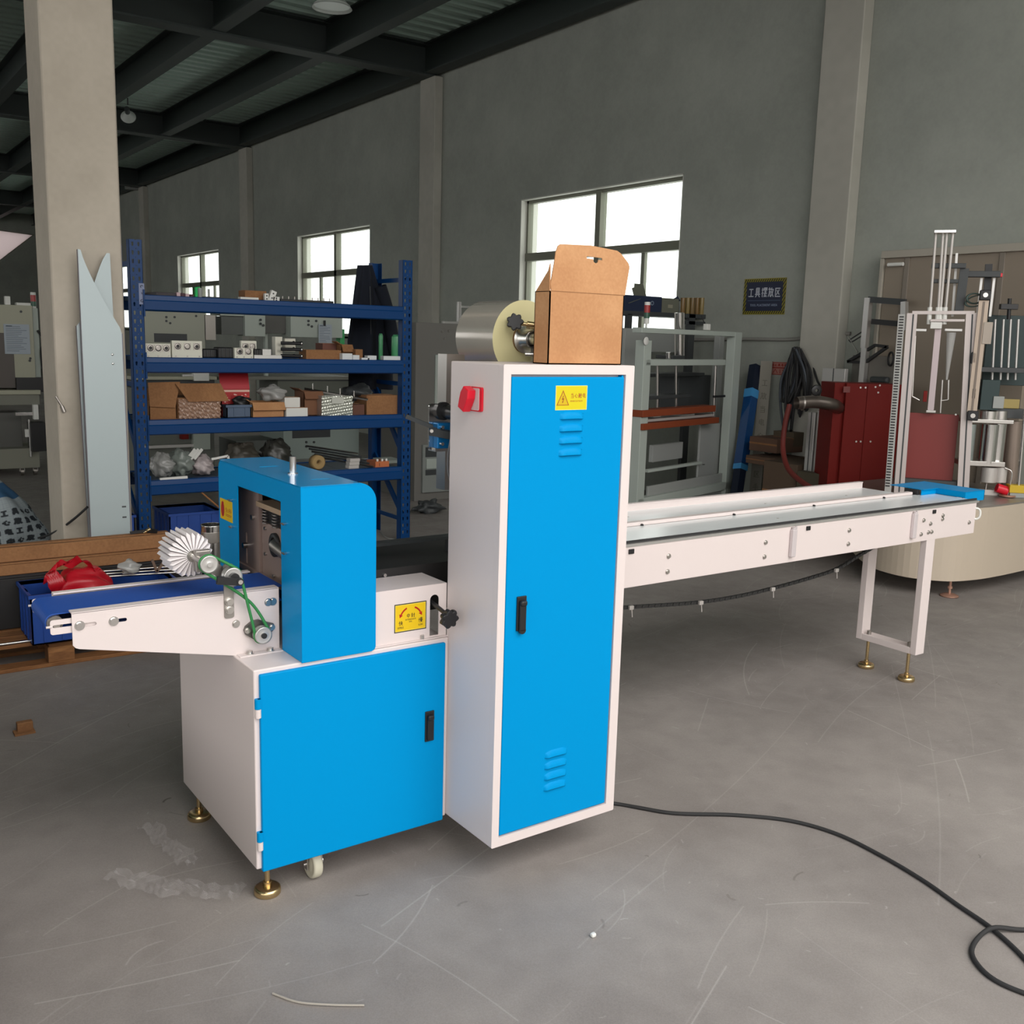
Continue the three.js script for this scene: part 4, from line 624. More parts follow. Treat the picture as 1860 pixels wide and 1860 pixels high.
{ // leaning sheet-metal channels: shape in x-y, tilted back against the pillar
  const steelGrey = std(C(0.36, 0.42, 0.43), 0.42, 0.25), edge = std(C(0.16, 0.15, 0.17), 0.5, 0.2);
  const mk = (label, pts, x, y, z, tilt, roll, flL, flR) => { const t = thing('metal_channel', label, 'sheet metal', [x, y, z], 0, 'channels leaning on the pillar'); const turn = (g) => { g.rotateZ(roll); g.rotateX(-tilt); return g; };
    obj('face', turn(sheetXY(pts, 0, 0.002)), steelGrey, t); obj('flange', flL.map((q) => turn(bb(...q))), edge, t); obj('flange', flR.map((q) => turn(bb(...q))), edge, t); return [t, turn]; };
  const curve = []; for (let i = 0; i <= 10; i++) { const u = i / 10; curve.push([0.012 + 0.165 * Math.pow(u, 1.25), 1.86 - 0.36 * u + 0.0]); }
  const [t1, turn1] = mk('grey sheet-metal channel with a swept pointed top leaning on the beige pillar', [[0, 0], [0.183, 0], [0.183, 1.475], ...curve.reverse(), [0, 1.862]], 1.087, 0.002, -5.02, 0.085, -0.016, [[-0.002, 0.0, -0.028, 0.001, 1.52, 0.001], [-0.002, 1.52, -0.018, 0.001, 1.862, 0.001]], [[0.182, 0, -0.02, 0.188, 1.475, 0.001]]);
  for (const y of [1.372, 1.328]) obj('bolt', turn1(boltHead(0.135, y, 0.002, 0.0055, 0.004)), brightSteel, t1);
  for (const y of [0.63, 0.578]) obj('slot', turn1(bb(0.148, y - 0.004, 0.001, 0.168, y + 0.004, 0.0026, 0.0008)), darkMachine, t1);
  const c2 = []; for (let i = 0; i <= 10; i++) { const u = i / 10; c2.push([0.155 - 0.115 * Math.pow(u, 0.8), 1.85 - 0.30 * u]); }
  mk('second grey channel with a mirrored pointed top behind the front one', [[0, 0], [0.172, 0], [0.170, 1.85], ...c2, [0.0, 1.5]], 1.096, 0.002, -5.085, 0.062, 0.0, [[-0.001, 0, -0.02, 0.001, 1.5, 0]], [[0.164, 1.5, -0.02, 0.167, 1.85, 0]]);
}
single('black_wire', tube([onP('z', -5.03, 159, 921), onP('z', -5.1, 140, 938), onP('z', -5.3, 115, 957), onP('z', -5.6, 90, 971), onP('z', -5.9, 70, 977)], 0.006, 8, 40), blackRubber, 'black wire hanging from the leaning channel towards the sack', 'wire');
{ // chip out of the pillar plaster
  const p = onP('z', -5.24, 110, 737); single('loose_wire', [rod([p.x - 0.02, p.y + 0.045, -5.238], [p.x + 0.004, p.y, -5.232], 0.005, 8), rod([p.x + 0.004, p.y, -5.232], [p.x + 0.014, p.y - 0.03, -5.228], 0.009, 8)], dullSteel, 'short frayed wire end sticking out of the beige pillar', 'wire');
}
{ // bins standing at the foot of the rack
  crate('plastic_bin', 'royal blue ribbed bin on the floor under the lowest rack shelf', 1.86, -6.75, 2.20, -6.40, 0.0, 0.33, crateBlue);
  crate('plastic_bin', 'royal blue bin on the floor between the pillar and the rack post', 1.42, -6.60, 1.62, -6.30, 0.0, 0.36, crateBlue);
  const c = wthing('white_cup', 'white plastic cup tilted in the bin by the rack post', 'cup', [1.58, 0.36, -6.42]); obj('cup_body', lathe([[0, 0], [0.03, 0], [0.042, 0.10], [0.039, 0.10], [0.027, 0.004], [0, 0.004]], [1.575, 0.362, -6.42], 'y', 20), whitePlastic, c);
  const m = std(C(0.16, 0.105, 0.03), 0.8); m.side = THREE.DoubleSide;
  single('kraft_paper', grid((u, v) => [2.24 + 0.5 * u, 0.34 - 0.20 * u * u + 0.03 * Math.sin(v * 7 + u * 5) + (v - 0.5) * 0.16, -6.62 + 0.10 * Math.sin(u * 6 + v * 4) + 0.12 * v], 26, 12), m, 'crumpled olive brown wrapping paper spilling under the lowest rack shelf', 'paper');
  single('broom_stick', rod([2.05, 0.47, -6.36], [2.38, 0.15, -6.30], 0.006, 8), wood, 'thin wooden stick leaning under the lowest rack shelf', 'stick');
}

// ---------- the blue storage rack ----------
const RZ = -6.35, RB = -6.87, shelfY = [1.697, 1.322, 0.938, 0.560];
{
  const r = wthing('storage_rack', 'dark blue perforated steel storage rack with four cluttered shelves', 'rack', [2.62, 0, -6.6]);
  const face = (x0, x1) => { const holes = []; for (let y = 0.07; y < 1.99; y += 0.0505) for (const s of [0.27, 0.73]) { const x = x0 + (x1 - x0) * s; holes.push([[x - 0.0065, y + 0.008], [x - 0.004, y - 0.010], [x + 0.004, y - 0.010], [x + 0.0065, y + 0.008], [x + 0.004, y + 0.014], [x - 0.004, y + 0.014]]); if (s < 0.5) holes.push([[x + 0.016, y + 0.024], [x + 0.021, y + 0.024], [x + 0.021, y + 0.029], [x + 0.016, y + 0.029]]); } return holes; };
  for (const [x0, x1] of [[1.657, 1.733], [3.512, 3.590]]) {
    obj('upright', [sheetXY(rectPts(x0, 0, x1, 2.018), RZ - 0.002, 0.002, face(x0, x1)), bb(x0, 0, RZ - 0.06, x0 + 0.002, 2.018, RZ), bb(x1 - 0.002, 0, RZ - 0.06, x1, 2.018, RZ), bb(x0 - 0.01, 0, RZ - 0.07, x1 + 0.01, 0.006, RZ + 0.01)], rackBlue, r);
    obj('upright', [bb(x0, 0, RB, x1, 2.018, RB + 0.002), bb(x0, 0, RB, x0 + 0.002, 2.018, RB + 0.06), bb(x1 - 0.002, 0, RB, x1, 2.018, RB + 0.06)], rackBlue, r);
    const xm = (x0 + x1) / 2;
    for (const y of [1.885, 1.15, 0.16]) obj('brace', bar([xm, y, RZ - 0.03], [xm, y, RB + 0.03], 0.012, 0.03), rackBlue, r);
    for (const [a, b] of [[1.12, 0.62], [0.60, 0.18]]) obj('brace', bar([xm, b, RZ - 0.03], [xm, a, RB + 0.03], 0.014, 0.045), rackBlue, r);
  }
  for (const y of shelfY) {
    const prof = [[0, -0.095], [0.034, -0.095], [0.046, -0.088], [0.046, -0.036], [0.040, -0.030], [0.036, -0.004], [0.030, 0], [0, 0]];
    const beam = sheetZY(prof.map(([z, yy]) => [RZ - 0.03 + z, y + yy]), 1.733, 1.779);
    obj('beam', [beam, bb(1.728, y - 0.13, RZ + 0.001, 1.737, y + 0.03, RZ + 0.012)], rackBlue, r);
    obj('beam', bb(1.733, y - 0.09, RB, 3.512, y, RB + 0.04), rackBlue, r);
    for (let i = 0; i < 4; i++) obj('shelf_panel', bb(1.74 + i * 0.4425, y - 0.03, RB + 0.04, 1.74 + (i + 1) * 0.4425 - 0.004, y - 0.006, RZ - 0.03), std(C(0.03, 0.05, 0.08), 0.5), r);
  }
  const tagTex = canvasTex(64, 256, (g) => { g.fillStyle = '#8d96b4'; g.fillRect(0, 0, 64, 256); g.strokeStyle = '#15203a'; g.lineWidth = 8; g.beginPath(); g.arc(34, 40, 14, 2, 6); g.moveTo(30, 110); g.lineTo(36, 132); g.moveTo(46, 210); g.arc(32, 212, 14, 0.4, 5); g.stroke(); });
  obj('post_label', card(0.033, 0.125, 0.001, [1.722, 1.70, RZ + 0.0015]), std(0xffffff, 0.6, 0, { map: tagTex }), r, { uv: true });
}
// pixel rectangle -> box on the shelf plane (world coordinates), resting on the shelf
const sat = (z) => (px, py) => { const p = onP('z', z, px, py); return [p.x, p.y]; };
function sbox(level, px0, px1, pyTop, z1, depth, lift = 0) { const y0 = shelfY[level] + lift - 0.0045, a = sat(z1)(px0, pyTop), b = sat(z1)(px1, pyTop); return [a[0], y0, z1 - depth, b[0], Math.max(y0 + 0.012, (a[1] + b[1]) / 2), z1]; }
// an open carton with flaps on a shelf
function carton(name, label, q, mat, group = null, flaps = true) {
  const c = wthing(name, label, 'carton', [(q[0] + q[3]) / 2, q[1], (q[2] + q[5]) / 2], group), t = 0.004, [x0, y0, z0, x1, y1, z1] = q;
  if (!flaps) { obj('carton_shell', bb(...q, 0.002), mat, c); obj('tape', bb(x0 - 0.0005, y1 - 0.0005, (z0 + z1) / 2 - 0.02, x1 + 0.0005, y1 + 0.001, (z0 + z1) / 2 + 0.02), cardboard, c); return c; }
  obj('carton_shell', [bb(x0, y0, z1 - t, x1, y1, z1), bb(x0, y0, z0, x1, y1, z0 + t), bb(x0, y0, z0, x0 + t, y1, z1), bb(x1 - t, y0, z0, x1, y1, z1), bb(x0, y0, z0, x1, y0 + t, z1)], mat, c);
  obj('flap', bar([(x0 + x1) / 2, y1, z1], [(x0 + x1) / 2, y1 - 0.05, z1 + 0.03], x1 - x0, t), mat, c);
  obj('flap', bar([x0, y1, (z0 + z1) / 2], [x0 - 0.035, y1 + 0.02, (z0 + z1) / 2], t, z1 - z0), mat, c);
  return c;
}
// --- top shelf
{
  single('dark_tray', bb(...sbox(0, 283, 322, 531, -6.42, 0.3), 0.003), std(C(0.03, 0.02, 0.025), 0.5), 'low dark tray at the post end of the top rack shelf', 'tray');
  for (let i = 0; i < 4; i++) single('small_block', bb(...sbox(0, 321 + i * 8, 328 + i * 8, 531 + i * 1.2, -6.40, 0.06), 0.002), i % 2 ? std(C(0.06, 0.01, 0.02), 0.5) : std(C(0.62, 0.44, 0.46), 0.5), i % 2 ? 'small dark red block in the row on the top rack shelf' : 'small pink block in the row on the top rack shelf', 'block', 'blocks on the top rack shelf');
  for (const x of [361, 379]) { const q = sbox(0, x, x + (x < 370 ? 8 : 4), x < 370 ? 523 : 525, -6.45, 0.05); single('metal_post', rod([(q[0] + q[3]) / 2, q[1], -6.47], [(q[0] + q[3]) / 2, q[4], -6.47], (q[3] - q[0]) / 2, 16), greyMachine, x < 370 ? 'thick grey metal post standing on the top rack shelf before a window' : 'thin grey metal post standing on the top rack shelf', 'post'); }
  single('white_bar', bb(...sbox(0, 437, 470, 540, -6.40, 0.05), 0.002), whitePlastic, 'flat white drilled bar on the top rack shelf', 'bar');
  carton('parts_carton', 'small brown carton on the top rack shelf behind white brackets', sbox(0, 445, 484, 528, -6.46, 0.12), cardboardBrown, null, false);
  for (const [x0, x1, y, tilt, l] of [[481, 488, 533, 0, 'upright white drilled bracket on the top rack shelf'], [487, 497, 527, -0.35, 'tilted white drilled bracket on the top rack shelf'], [496, 508, 539, 0, 'lying white drilled bracket on the top rack shelf']]) { const q = sbox(0, x0, x1, y, -6.40, 0.03), cx = (q[0] + q[3]) / 2; const t = wthing('white_bracket', l, 'bracket', [cx, q[1], -6.41], 'white brackets on the top rack shelf'); const g = bb(...q, 0.002); g.translate(-cx, -q[1], 0); g.rotateZ(tilt); g.translate(cx, q[1], 0); obj('bracket_plate', g, whitePlastic, t); const hh = (q[4] - q[1]); for (const s of [0.3, 0.7]) obj('hole', rod([cx - Math.sin(tilt) * hh * s, q[1] + hh * s, -6.401], [cx - Math.sin(tilt) * hh * s, q[1] + hh * s, -6.3985], 0.005, 10), blackPlastic, t); }
  const s = wthing('terminal_strip', 'long black terminal strip with small studs on the top rack shelf', 'strip', [2.75, 1.697, -6.40]); const q = sbox(0, 510, 606, 545, -6.39, 0.05); obj('strip_body', bb(...q, 0.002), blackPlastic, s); for (let i = 0; i < 9; i++) { const x = q[0] + (q[3] - q[0]) * (i + 0.5) / 9; obj('stud', rod([x, q[4] - 0.004, -6.41], [x, q[4] + 0.018, -6.41], 0.004, 8), dullSteel, s); }
  single('dark_sheet', bb(...sbox(0, 372, 400, 541, -6.40, 0.2), 0.002), darkMachine, 'thin dark sheet lying on the top rack shelf', 'sheet');
}
// --- second shelf
function bearingPlate(label, px0, px1, pyT, z, holes) { const q = sbox(1, px0, px1, pyT, z, 0.03), t = wthing('bearing_plate', label, 'machine part', [(q[0] + q[3]) / 2, q[1], z - 0.015], 'bearing plates on the second shelf'); obj('plate', bb(...q, 0.003), std(C(0.74, 0.73, 0.62), 0.4), t); for (let i = 0; i < holes; i++) { const x = q[0] + (q[3] - q[0]) * (i + 0.6) / (holes + 0.2), y = q[1] + (q[4] - q[1]) * 0.68; obj('bearing_housing', [lathe([[0.011, 0], [0.019, 0], [0.019, 0.006], [0.011, 0.006]], [x, y, z], 'z', 18), bb(x - 0.021, y - 0.021, z, x + 0.021, y + 0.021, z + 0.003)], dullSteel, t); obj('bore', rod([x, y, z], [x, y, z + 0.0045], 0.012, 16), i === 1 ? dullSteel : blackPlastic, t); } for (const s of [0.12, 0.5, 0.9]) obj('screw', rod([q[0] + (q[3] - q[0]) * s, q[1] + 0.012, z], [q[0] + (q[3] - q[0]) * s, q[1] + 0.012, z + 0.003], 0.005, 8), dullSteel, t); }
bearingPlate('cream bearing plate standing nearest the perforated post on the second rack shelf', 264, 310, 624, -6.395, 3);
bearingPlate('cream bearing plate with three round bores before the olive machine on the second rack shelf', 312, 367, 619, -6.39, 3);
bearingPlate('short cream bearing plate between black motors on the second rack shelf', 426, 460, 632, -6.39, 2);
bearingPlate('small upright cream bearing plate behind the others on the second rack shelf', 438, 466, 619, -6.47, 2);
{
  for (const [x0, x1, y, z, l] of [[368, 398, 634, -6.46, 'matt black motor block after the second bearing plate'], [396, 425, 631, -6.42, 'black ribbed motor block beside the short bearing plate'], [461, 481, 634, -6.42, 'black motor with a pale shaft end on the second rack shelf']]) { const q = sbox(1, x0, x1, y, z, 0.10), t = wthing('electric_motor', l, 'motor', [(q[0] + q[3]) / 2, q[1], z - 0.05], 'motors on the second shelf'); obj('motor_body', bb(...q, 0.01), blackPlastic, t); for (let i = 1; i < 4; i++) { const x = q[0] + (q[3] - q[0]) * i / 4; obj('fin', bb(x - 0.002, q[1] + 0.01, z, x + 0.002, q[4] - 0.005, z + 0.004), darkMachine, t); } obj('shaft', rod([q[3], (q[1] + q[4]) / 2, z - 0.05], [q[3] + 0.025, (q[1] + q[4]) / 2, z - 0.05], 0.008, 10), steel, t); }
  single('steel_bracket', [bb(...sbox(1, 477, 493, 634, -6.40, 0.05), 0.004)], alu, 'rough cast alloy bracket beside the motor with pale shaft', 'bracket');
  single('aluminium_bar', bb(...sbox(1, 462, 512, 645, -6.38, 0.03), 0.002), alu, 'flat aluminium bar lying at the front of the second rack shelf', 'bar');
  const t = wthing('roller_assembly', 'cluster of steel rollers with ring ends on the second rack shelf', 'machine part', [2.66, 1.32, -6.42]); const base = sbox(1, 500, 540, 612, -6.46, 0.06); obj('side_plate', bb(base[0], base[1], base[2], base[0] + 0.05, base[4], base[5], 0.003), std(C(0.70, 0.68, 0.58), 0.4), t); obj('side_plate', bb(base[0] + 0.08, base[1] + 0.05, base[2], base[3], base[4] - 0.01, base[5] - 0.03, 0.003), std(C(0.70, 0.68, 0.58), 0.4), t);
  for (const y of [623, 634, 646]) { const a = onP('z', -6.42, 510, y), b = onP('z', -6.36, 546, y + 1); obj('roller', rod(a, b, 0.011, 14), blackPlastic, t); obj('ring_end', lathe([[0.006, 0], [0.013, 0], [0.013, 0.01], [0.006, 0.01]], [b.x, b.y, b.z], 'x', 16), brightSteel, t); const c = onP('z', -6.39, 532, y); obj('ring_end', lathe([[0.006, 0], [0.013, 0], [0.013, 0.01], [0.006, 0.01]], [c.x, c.y, c.z], 'x', 16), brightSteel, t); }
  carton('parts_carton', 'dark brown long carton on the second rack shelf beside the rollers', sbox(1, 556, 620, 636, -6.42, 0.12), cardboardBrown, null, false);
  carton('parts_carton', 'reddish brown carton behind the small open one on the second rack shelf', sbox(1, 586, 622, 624, -6.56, 0.12), std(C(0.17, 0.07, 0.05), 0.8), null, false);
  carton('parts_carton', 'small open brown carton on the second rack shelf before the jacket', sbox(1, 620, 640, 626, -6.47, 0.08), cardboardBrown);
  carton('parts_carton', 'tiny upright brown carton beside white slips on the second rack shelf', sbox(1, 646, 659, 635, -6.40, 0.05), cardboardBrown, null, false);
  for (const [x0, x1, y, l] of [[622, 640, 642, 'stack of white slips nearest the brown cartons on the second shelf'], [641, 653, 645, 'white folded slip between the cartons on the second shelf'], [657, 671, 650, 'flat white slip at the shelf edge below the tiny carton'], [668, 684, 646, 'white slanted slip below the jacket on the second shelf'], [697, 731, 647, 'white paper stack under the green tube on the second shelf']]) single('paper_slip', bb(...sbox(1, x0, x1, y, -6.375, 0.05), 0.001), paper, l, 'paper', 'white slips on the second shelf');
  for (const [x0, x1, y0, y1, z, l] of [[688, 695, 610, 642, -6.6, 'thin translucent green tube standing behind on the second rack shelf'], [712, 729, 612, 652, -6.45, 'thick translucent green tube standing by the rack post']]) { const a = sat(z)(x0, y0), b = sat(z)(x1, y1), R = (b[0] - a[0]) / 2; single('green_tube', lathe([[0, 0], [R, 0], [R, a[1] - 1.318], [R * 0.6, a[1] - 1.30], [0, a[1] - 1.30]], [(a[0] + b[0]) / 2, 1.3175, z], 'y', 20), phys({ color: C(0.16, 0.62, 0.30), roughness: 0.3, transmission: 0.5, thickness: 0 }), l, 'tube', 'green tubes on the second shelf'); }
}
// --- third shelf
{
  const q = sbox(2, 272, 400, 728, -6.40, 0.36), t = wthing('open_carton', 'large brown carton with open flaps and bubble-wrapped parts on the third rack shelf', 'carton', [(q[0] + q[3]) / 2, q[1], -6.58]);
  const xm = onP('z', -6.40, 321, 740).x, yt = onP('z', -6.40, 350, 697).y;
  obj('carton_shell', [bb(q[0], q[1], q[2], q[0] + 0.005, q[4], q[5] - 0.02), bb(q[0], q[1], q[5] - 0.025, xm, q[4] - 0.03, q[5] - 0.02), bb(q[0], q[1], q[2], q[3], q[4] + 0.06, q[2] + 0.005), bb(q[3] - 0.005, q[1], q[2], q[3], q[4], q[5] - 0.02), bb(q[0], q[1], q[2], q[3], q[1] + 0.005, q[5])], cardboardBrown, t);
  obj('flap', new THREE.ExtrudeGeometry(shapeOf([[0, 0], [0.29, 0], [0.33, -0.118], [0.07, -0.122]]), { depth: 0.004, bevelEnabled: false }).rotateX(-0.35).translate(xm + 0.0, yt, -6.42), cardboardBrown, t);
  obj('flap', new THREE.ExtrudeGeometry(shapeOf([[0, 0], [0.20, 0.005], [0.155, -0.16], [0, -0.15]]), { depth: 0.004, bevelEnabled: false }).rotateX(-0.2).translate(q[0] + 0.002, yt + 0.005, -6.44), cardboardBrown, t);
  const g = grid((u, v) => { const x = xm + 0.01 + u * (q[3] - xm - 0.012), y = q[1] + 0.004 + v * 0.125; return [x, y, -6.395 + 0.010 * Math.abs(Math.sin(u * 31 + v * 4) * Math.sin(v * 17 + u * 7)) + 0.006 * Math.sin(u * 53 + v * 29)]; }, 60, 24);
  obj('bubble_wrap', g, phys({ color: C(0.36, 0.22, 0.15), roughness: 0.14, clearcoat: 1, clearcoatRoughness: 0.05 }), t, { label: 'shiny bubble-wrapped parts' });
  obj('contents', bb(xm + 0.008, q[1] + 0.004, q[2] + 0.05, q[3] - 0.008, q[1] + 0.135, -6.405), cardboardBrown, t);
}
{
  const a = onP('z', -6.50, 402, 678), b = onP('z', -6.50, 453, 716), t = wthing('gift_carton', 'red and white printed carton with raised red lid on the third rack shelf', 'carton', [(a.x + b.x) / 2, 0.934, -6.56]);
  const tex = canvasTex(256, 160, (g) => { g.fillStyle = '#b02a2a'; g.fillRect(0, 0, 256, 160); g.fillStyle = '#e0b8a8'; g.fillRect(0, 4, 256, 14); for (let i = 0; i < 60; i++) { g.fillStyle = ['#d9807a', '#c9503c', '#e4c0b4'][i % 3]; g.fillRect(rr(0, 240), rr(30, 150), rr(6, 26), rr(3, 10)); } g.fillStyle = '#a01218'; g.fillRect(80, 40, 70, 40); });
  obj('carton_front', card(b.x - a.x, 0.16, 0.004, [(a.x + b.x) / 2, 1.035, -6.50]), std(0xffffff, 0.6, 0, { map: tex }), t, { uv: true });
  obj('carton_shell', bb(a.x, 0.934, -6.68, b.x, 1.112, -6.504), redPaint, t);
  obj('lid', bar([(a.x + b.x) / 2, 1.115, -6.51], [(a.x + b.x) / 2, 1.235, -6.54], b.x - a.x + 0.01, 0.004), std(C(0.42, 0.0, 0.01), 0.45), t);
}
crate('small_crate', 'grey-blue ribbed plastic crate beside the bubble-wrapped carton', onP('z', -6.41, 412, 750).x, -6.49, onP('z', -6.41, 456, 750).x, -6.41, 0.9335, 0.085, std(C(0.08, 0.12, 0.19), 0.5));
single('dark_bag', lump([onP('z', -6.5, 433, 735).x, 1.03, -6.45], 0.06, 0.04, 0.03, 0.2, 3.3, 5, 20), blackPlastic, 'crumpled black bag heaped in the grey-blue crate', 'bag');
carton('parts_carton', 'brown carton with plastic wrap on its top on the third rack shelf', sbox(2, 458, 516, 731, -6.40, 0.2), cardboard, null, true);
single('clear_wrap', lump([onP('z', -6.45, 497, 716).x, 1.085, -6.48], 0.085, 0.05, 0.08, 0.22, 3.5, 7, 24), cloudyFilm, 'crumpled clear plastic heaped on the brown carton of the third rack shelf', 'plastic film');
carton('white_box', 'white box leaning behind another on the third rack shelf', sbox(2, 517, 545, 722, -6.44, 0.10), whitePlastic, 'white boxes on the third shelf', false);
carton('white_box', 'flat white box at the shelf edge on the third rack shelf', sbox(2, 520, 559, 741, -6.38, 0.05), whitePlastic, 'white boxes on the third shelf', false);
carton('parts_carton', 'tall dark brown open carton beside the silver pack', sbox(2, 552, 586, 711, -6.46, 0.16), std(C(0.20, 0.09, 0.045), 0.8));
{ const q = sbox(2, 584, 640, 719, -6.385, 0.08), g = grid((u, v) => [q[0] + u * (q[3] - q[0]), q[1] + v * (q[4] - q[1]), -6.385 + 0.008 * Math.abs(Math.sin(u * 37 + v * 9) * Math.sin(v * 21 - u * 5)) + 0.004 * Math.sin(u * 61 + v * 41)], 50, 26), t = wthing('foil_pack', 'crinkled silver plastic pack with a pale label on the third rack shelf', 'pack', [(q[0] + q[3]) / 2, q[1], -6.43]); obj('pack_front', g, phys({ color: C(0.50, 0.52, 0.45), roughness: 0.12, metalness: 0.45, clearcoat: 1, clearcoatRoughness: 0.05 }), t); obj('pack_body', bb(q[0], q[1], q[2], q[3], q[4], -6.388), alu, t); obj('pack_label', cb((q[0] + q[3]) / 2, q[4] - 0.03, -6.374, 0.09, 0.045, 0.002), std(C(0.55, 0.56, 0.50), 0.6), t); }
{ const a = onP('z', -6.52, 553, 706), b = onP('z', -6.36, 668, 726), t = wthing('pin_rail', 'long steel rail with upright pins lying over the third shelf packs', 'rail', [(a.x + b.x) / 2, (a.y + b.y) / 2, -6.44]); obj('rail_bar', bar(a, b, 0.012, 0.012), steel, t); for (const k of [0.13, 0.36, 0.56, 0.78]) { const p = a.clone().lerp(b, k); obj('pin', rod(p, [p.x, p.y + 0.045, p.z], 0.006, 10), brightSteel, t); } }
carton('parts_carton', 'wide brown carton at the post end of the third rack shelf', sbox(2, 666, 722, 718, -6.42, 0.2), cardboardBrown, null, false);
carton('parts_carton', 'brown carton leaning beside the wide one on the third rack shelf', sbox(2, 641, 662, 735, -6.42, 0.2), std(C(0.14, 0.06, 0.04), 0.8), null, false);
single('dark_bag', lump([onP('z', -6.55, 655, 712).x, 1.08, -6.60], 0.11, 0.06, 0.09, 0.2, 3.3, 9, 20), darkMachine, 'crumpled dark bag behind the pin rail on the third rack shelf', 'bag');
// --- lowest shelf
function crumple(g, a, s) { const p = g.attributes.position; for (let i = 0; i < p.count; i++) { const k = hash2(Math.round(p.getX(i) * 900) + s * 31, Math.round(p.getY(i) * 900) + Math.round(p.getZ(i) * 700)); p.setXYZ(i, p.getX(i) + (k - 0.5) * a, Math.max(0.557, p.getY(i) + (hash2(i, s) - 0.5) * a), p.getZ(i) + (k - 0.5) * a); } g.computeVertexNormals(); return g; }
for (const [cx, cy, rx, ry, s, m, l] of [[296, 846, 0.07, 0.08, 1, cloudyFilm, 'crumpled clear plastic bag nearest the post on the lowest rack shelf'], [331, 848, 0.075, 0.085, 3, phys({ color: C(0.30, 0.34, 0.31), roughness: 0.3, transmission: 0.3, thickness: 0 }), 'greenish crumpled plastic bag in the middle of the heap on the lowest rack shelf'], [367, 856, 0.075, 0.065, 6, phys({ color: C(0.66, 0.58, 0.58), roughness: 0.35, transmission: 0.3, thickness: 0 }), 'pinkish white crumpled plastic bag at the heap end on the lowest rack shelf'], [440, 826, 0.115, 0.10, 8, std(C(0.05, 0.045, 0.035), 0.5), 'large dark crumpled bag on the lowest rack shelf behind the blue cover'], [503, 822, 0.10, 0.11, 12, std(C(0.035, 0.035, 0.03), 0.4), 'shiny dark crumpled bag on the lowest rack shelf above the steel stub']]) { const p = onP('z', -6.50, cx, cy); single('plastic_heap_bag', crumple(lump([p.x, Math.max(0.556 + ry * 0.98, p.y - 0.02), -6.52], rx, ry, 0.10, 0.11, 5.3, s, 34), 0.007, s), m, l, 'bag', 'bags on the lowest shelf'); }
for (let i = 0; i < 3; i++) { const a = onP('z', -6.44, 340 + i * 6.5, 834), b = onP('z', -6.50, 354 + i * 6.5, 816); single('white_strip', bar(a, b, 0.018, 0.006), whitePlastic, 'slanted white plastic strip leaning in the heap on the lowest rack shelf', 'strip', 'three leaning white strips'); }
{ const a = onP('z', -6.42, 384, 834), b = onP('z', -6.42, 414, 828), c = onP('z', -6.42, 416, 843); single('white_angle', [bar(a, b, 0.014, 0.01), bar(b, c, 0.014, 0.01)], whitePlastic, 'white plastic angle piece above the blue machine cover', 'strip'); }
{ const a = onP('z', -6.36, 290, 871), b = onP('z', -6.36, 340, 867); single('white_strip', [bar(a, b, 0.02, 0.02)], whitePlastic, 'white plastic strip lying along the front edge of the lowest rack shelf', 'strip'); }
for (let i = 0; i < 5; i++) { const a = onP('z', -6.65, 556 + i * 5, 810 + i * 5), b = onP('z', -6.38, 650 + i * 7, 824 + i * 6); single('profile_bar', bar(a, b, 0.011, 0.009), i % 2 ? darkMachine : dullSteel, i % 2 ? 'long dark steel profile in the bundle on the lowest rack shelf' : 'long bare steel profile in the bundle on the lowest rack shelf', 'profile', 'profiles on the lowest shelf'); }
{ const p = onP('z', -6.45, 578, 838); single('paper_coil', [lathe([[0.012, 0], [0.05, 0], [0.05, 0.06], [0.012, 0.06], [0.012, 0]], [p.x, 0.607, -6.50], 'z', 28), lathe([[0.02, 0.061], [0.045, 0.061]], [p.x, 0.607, -6.50], 'z', 28)], std(C(0.36, 0.24, 0.10), 0.8), 'round brown paper coil on the lowest rack shelf', 'coil'); }
for (let i = 0; i < 3; i++) { const q = sbox(3, 634 + i, 652 + i, 852 - i * 6, -6.40, 0.06); single('grey_block', bb(q[0], 0.556 + i * 0.024, q[2], q[3], 0.556 + (i + 1) * 0.024 - 0.001, q[5], 0.002), aluMatte, ['pale grey machined block lowest in the stack on the lowest rack shelf', 'pale grey machined block in the middle of the stack on the lowest rack shelf', 'pale grey machined block topmost in the stack on the lowest rack shelf'][i], 'block', 'stacked grey blocks'); }
{ const q = sbox(3, 682, 707, 838, -6.385, 0.14), t = wthing('terminal_block', 'orange terminal block with white pins at the post end of the lowest rack shelf', 'block', [(q[0] + q[3]) / 2, q[1], -6.45]); obj('block_body', bb(...q, 0.002), std(C(0.52, 0.15, 0.05), 0.5), t); for (const s of [0.2, 0.55, 0.85]) obj('pin', cb(q[0] + (q[3] - q[0]) * s, q[4] + 0.008, -6.40, 0.014, 0.018, 0.012, 0.002), whitePlastic, t); obj('seam', bb(q[0] + 0.03, q[1] + 0.01, -6.385, q[0] + 0.033, q[4] - 0.01, -6.3835), blackPlastic, t); }
single('small_carton', bb(...sbox(3, 700, 733, 836, -6.56, 0.2), 0.002), paleGreenPaint, 'pale flat box at the post end of the lowest rack shelf', 'carton');
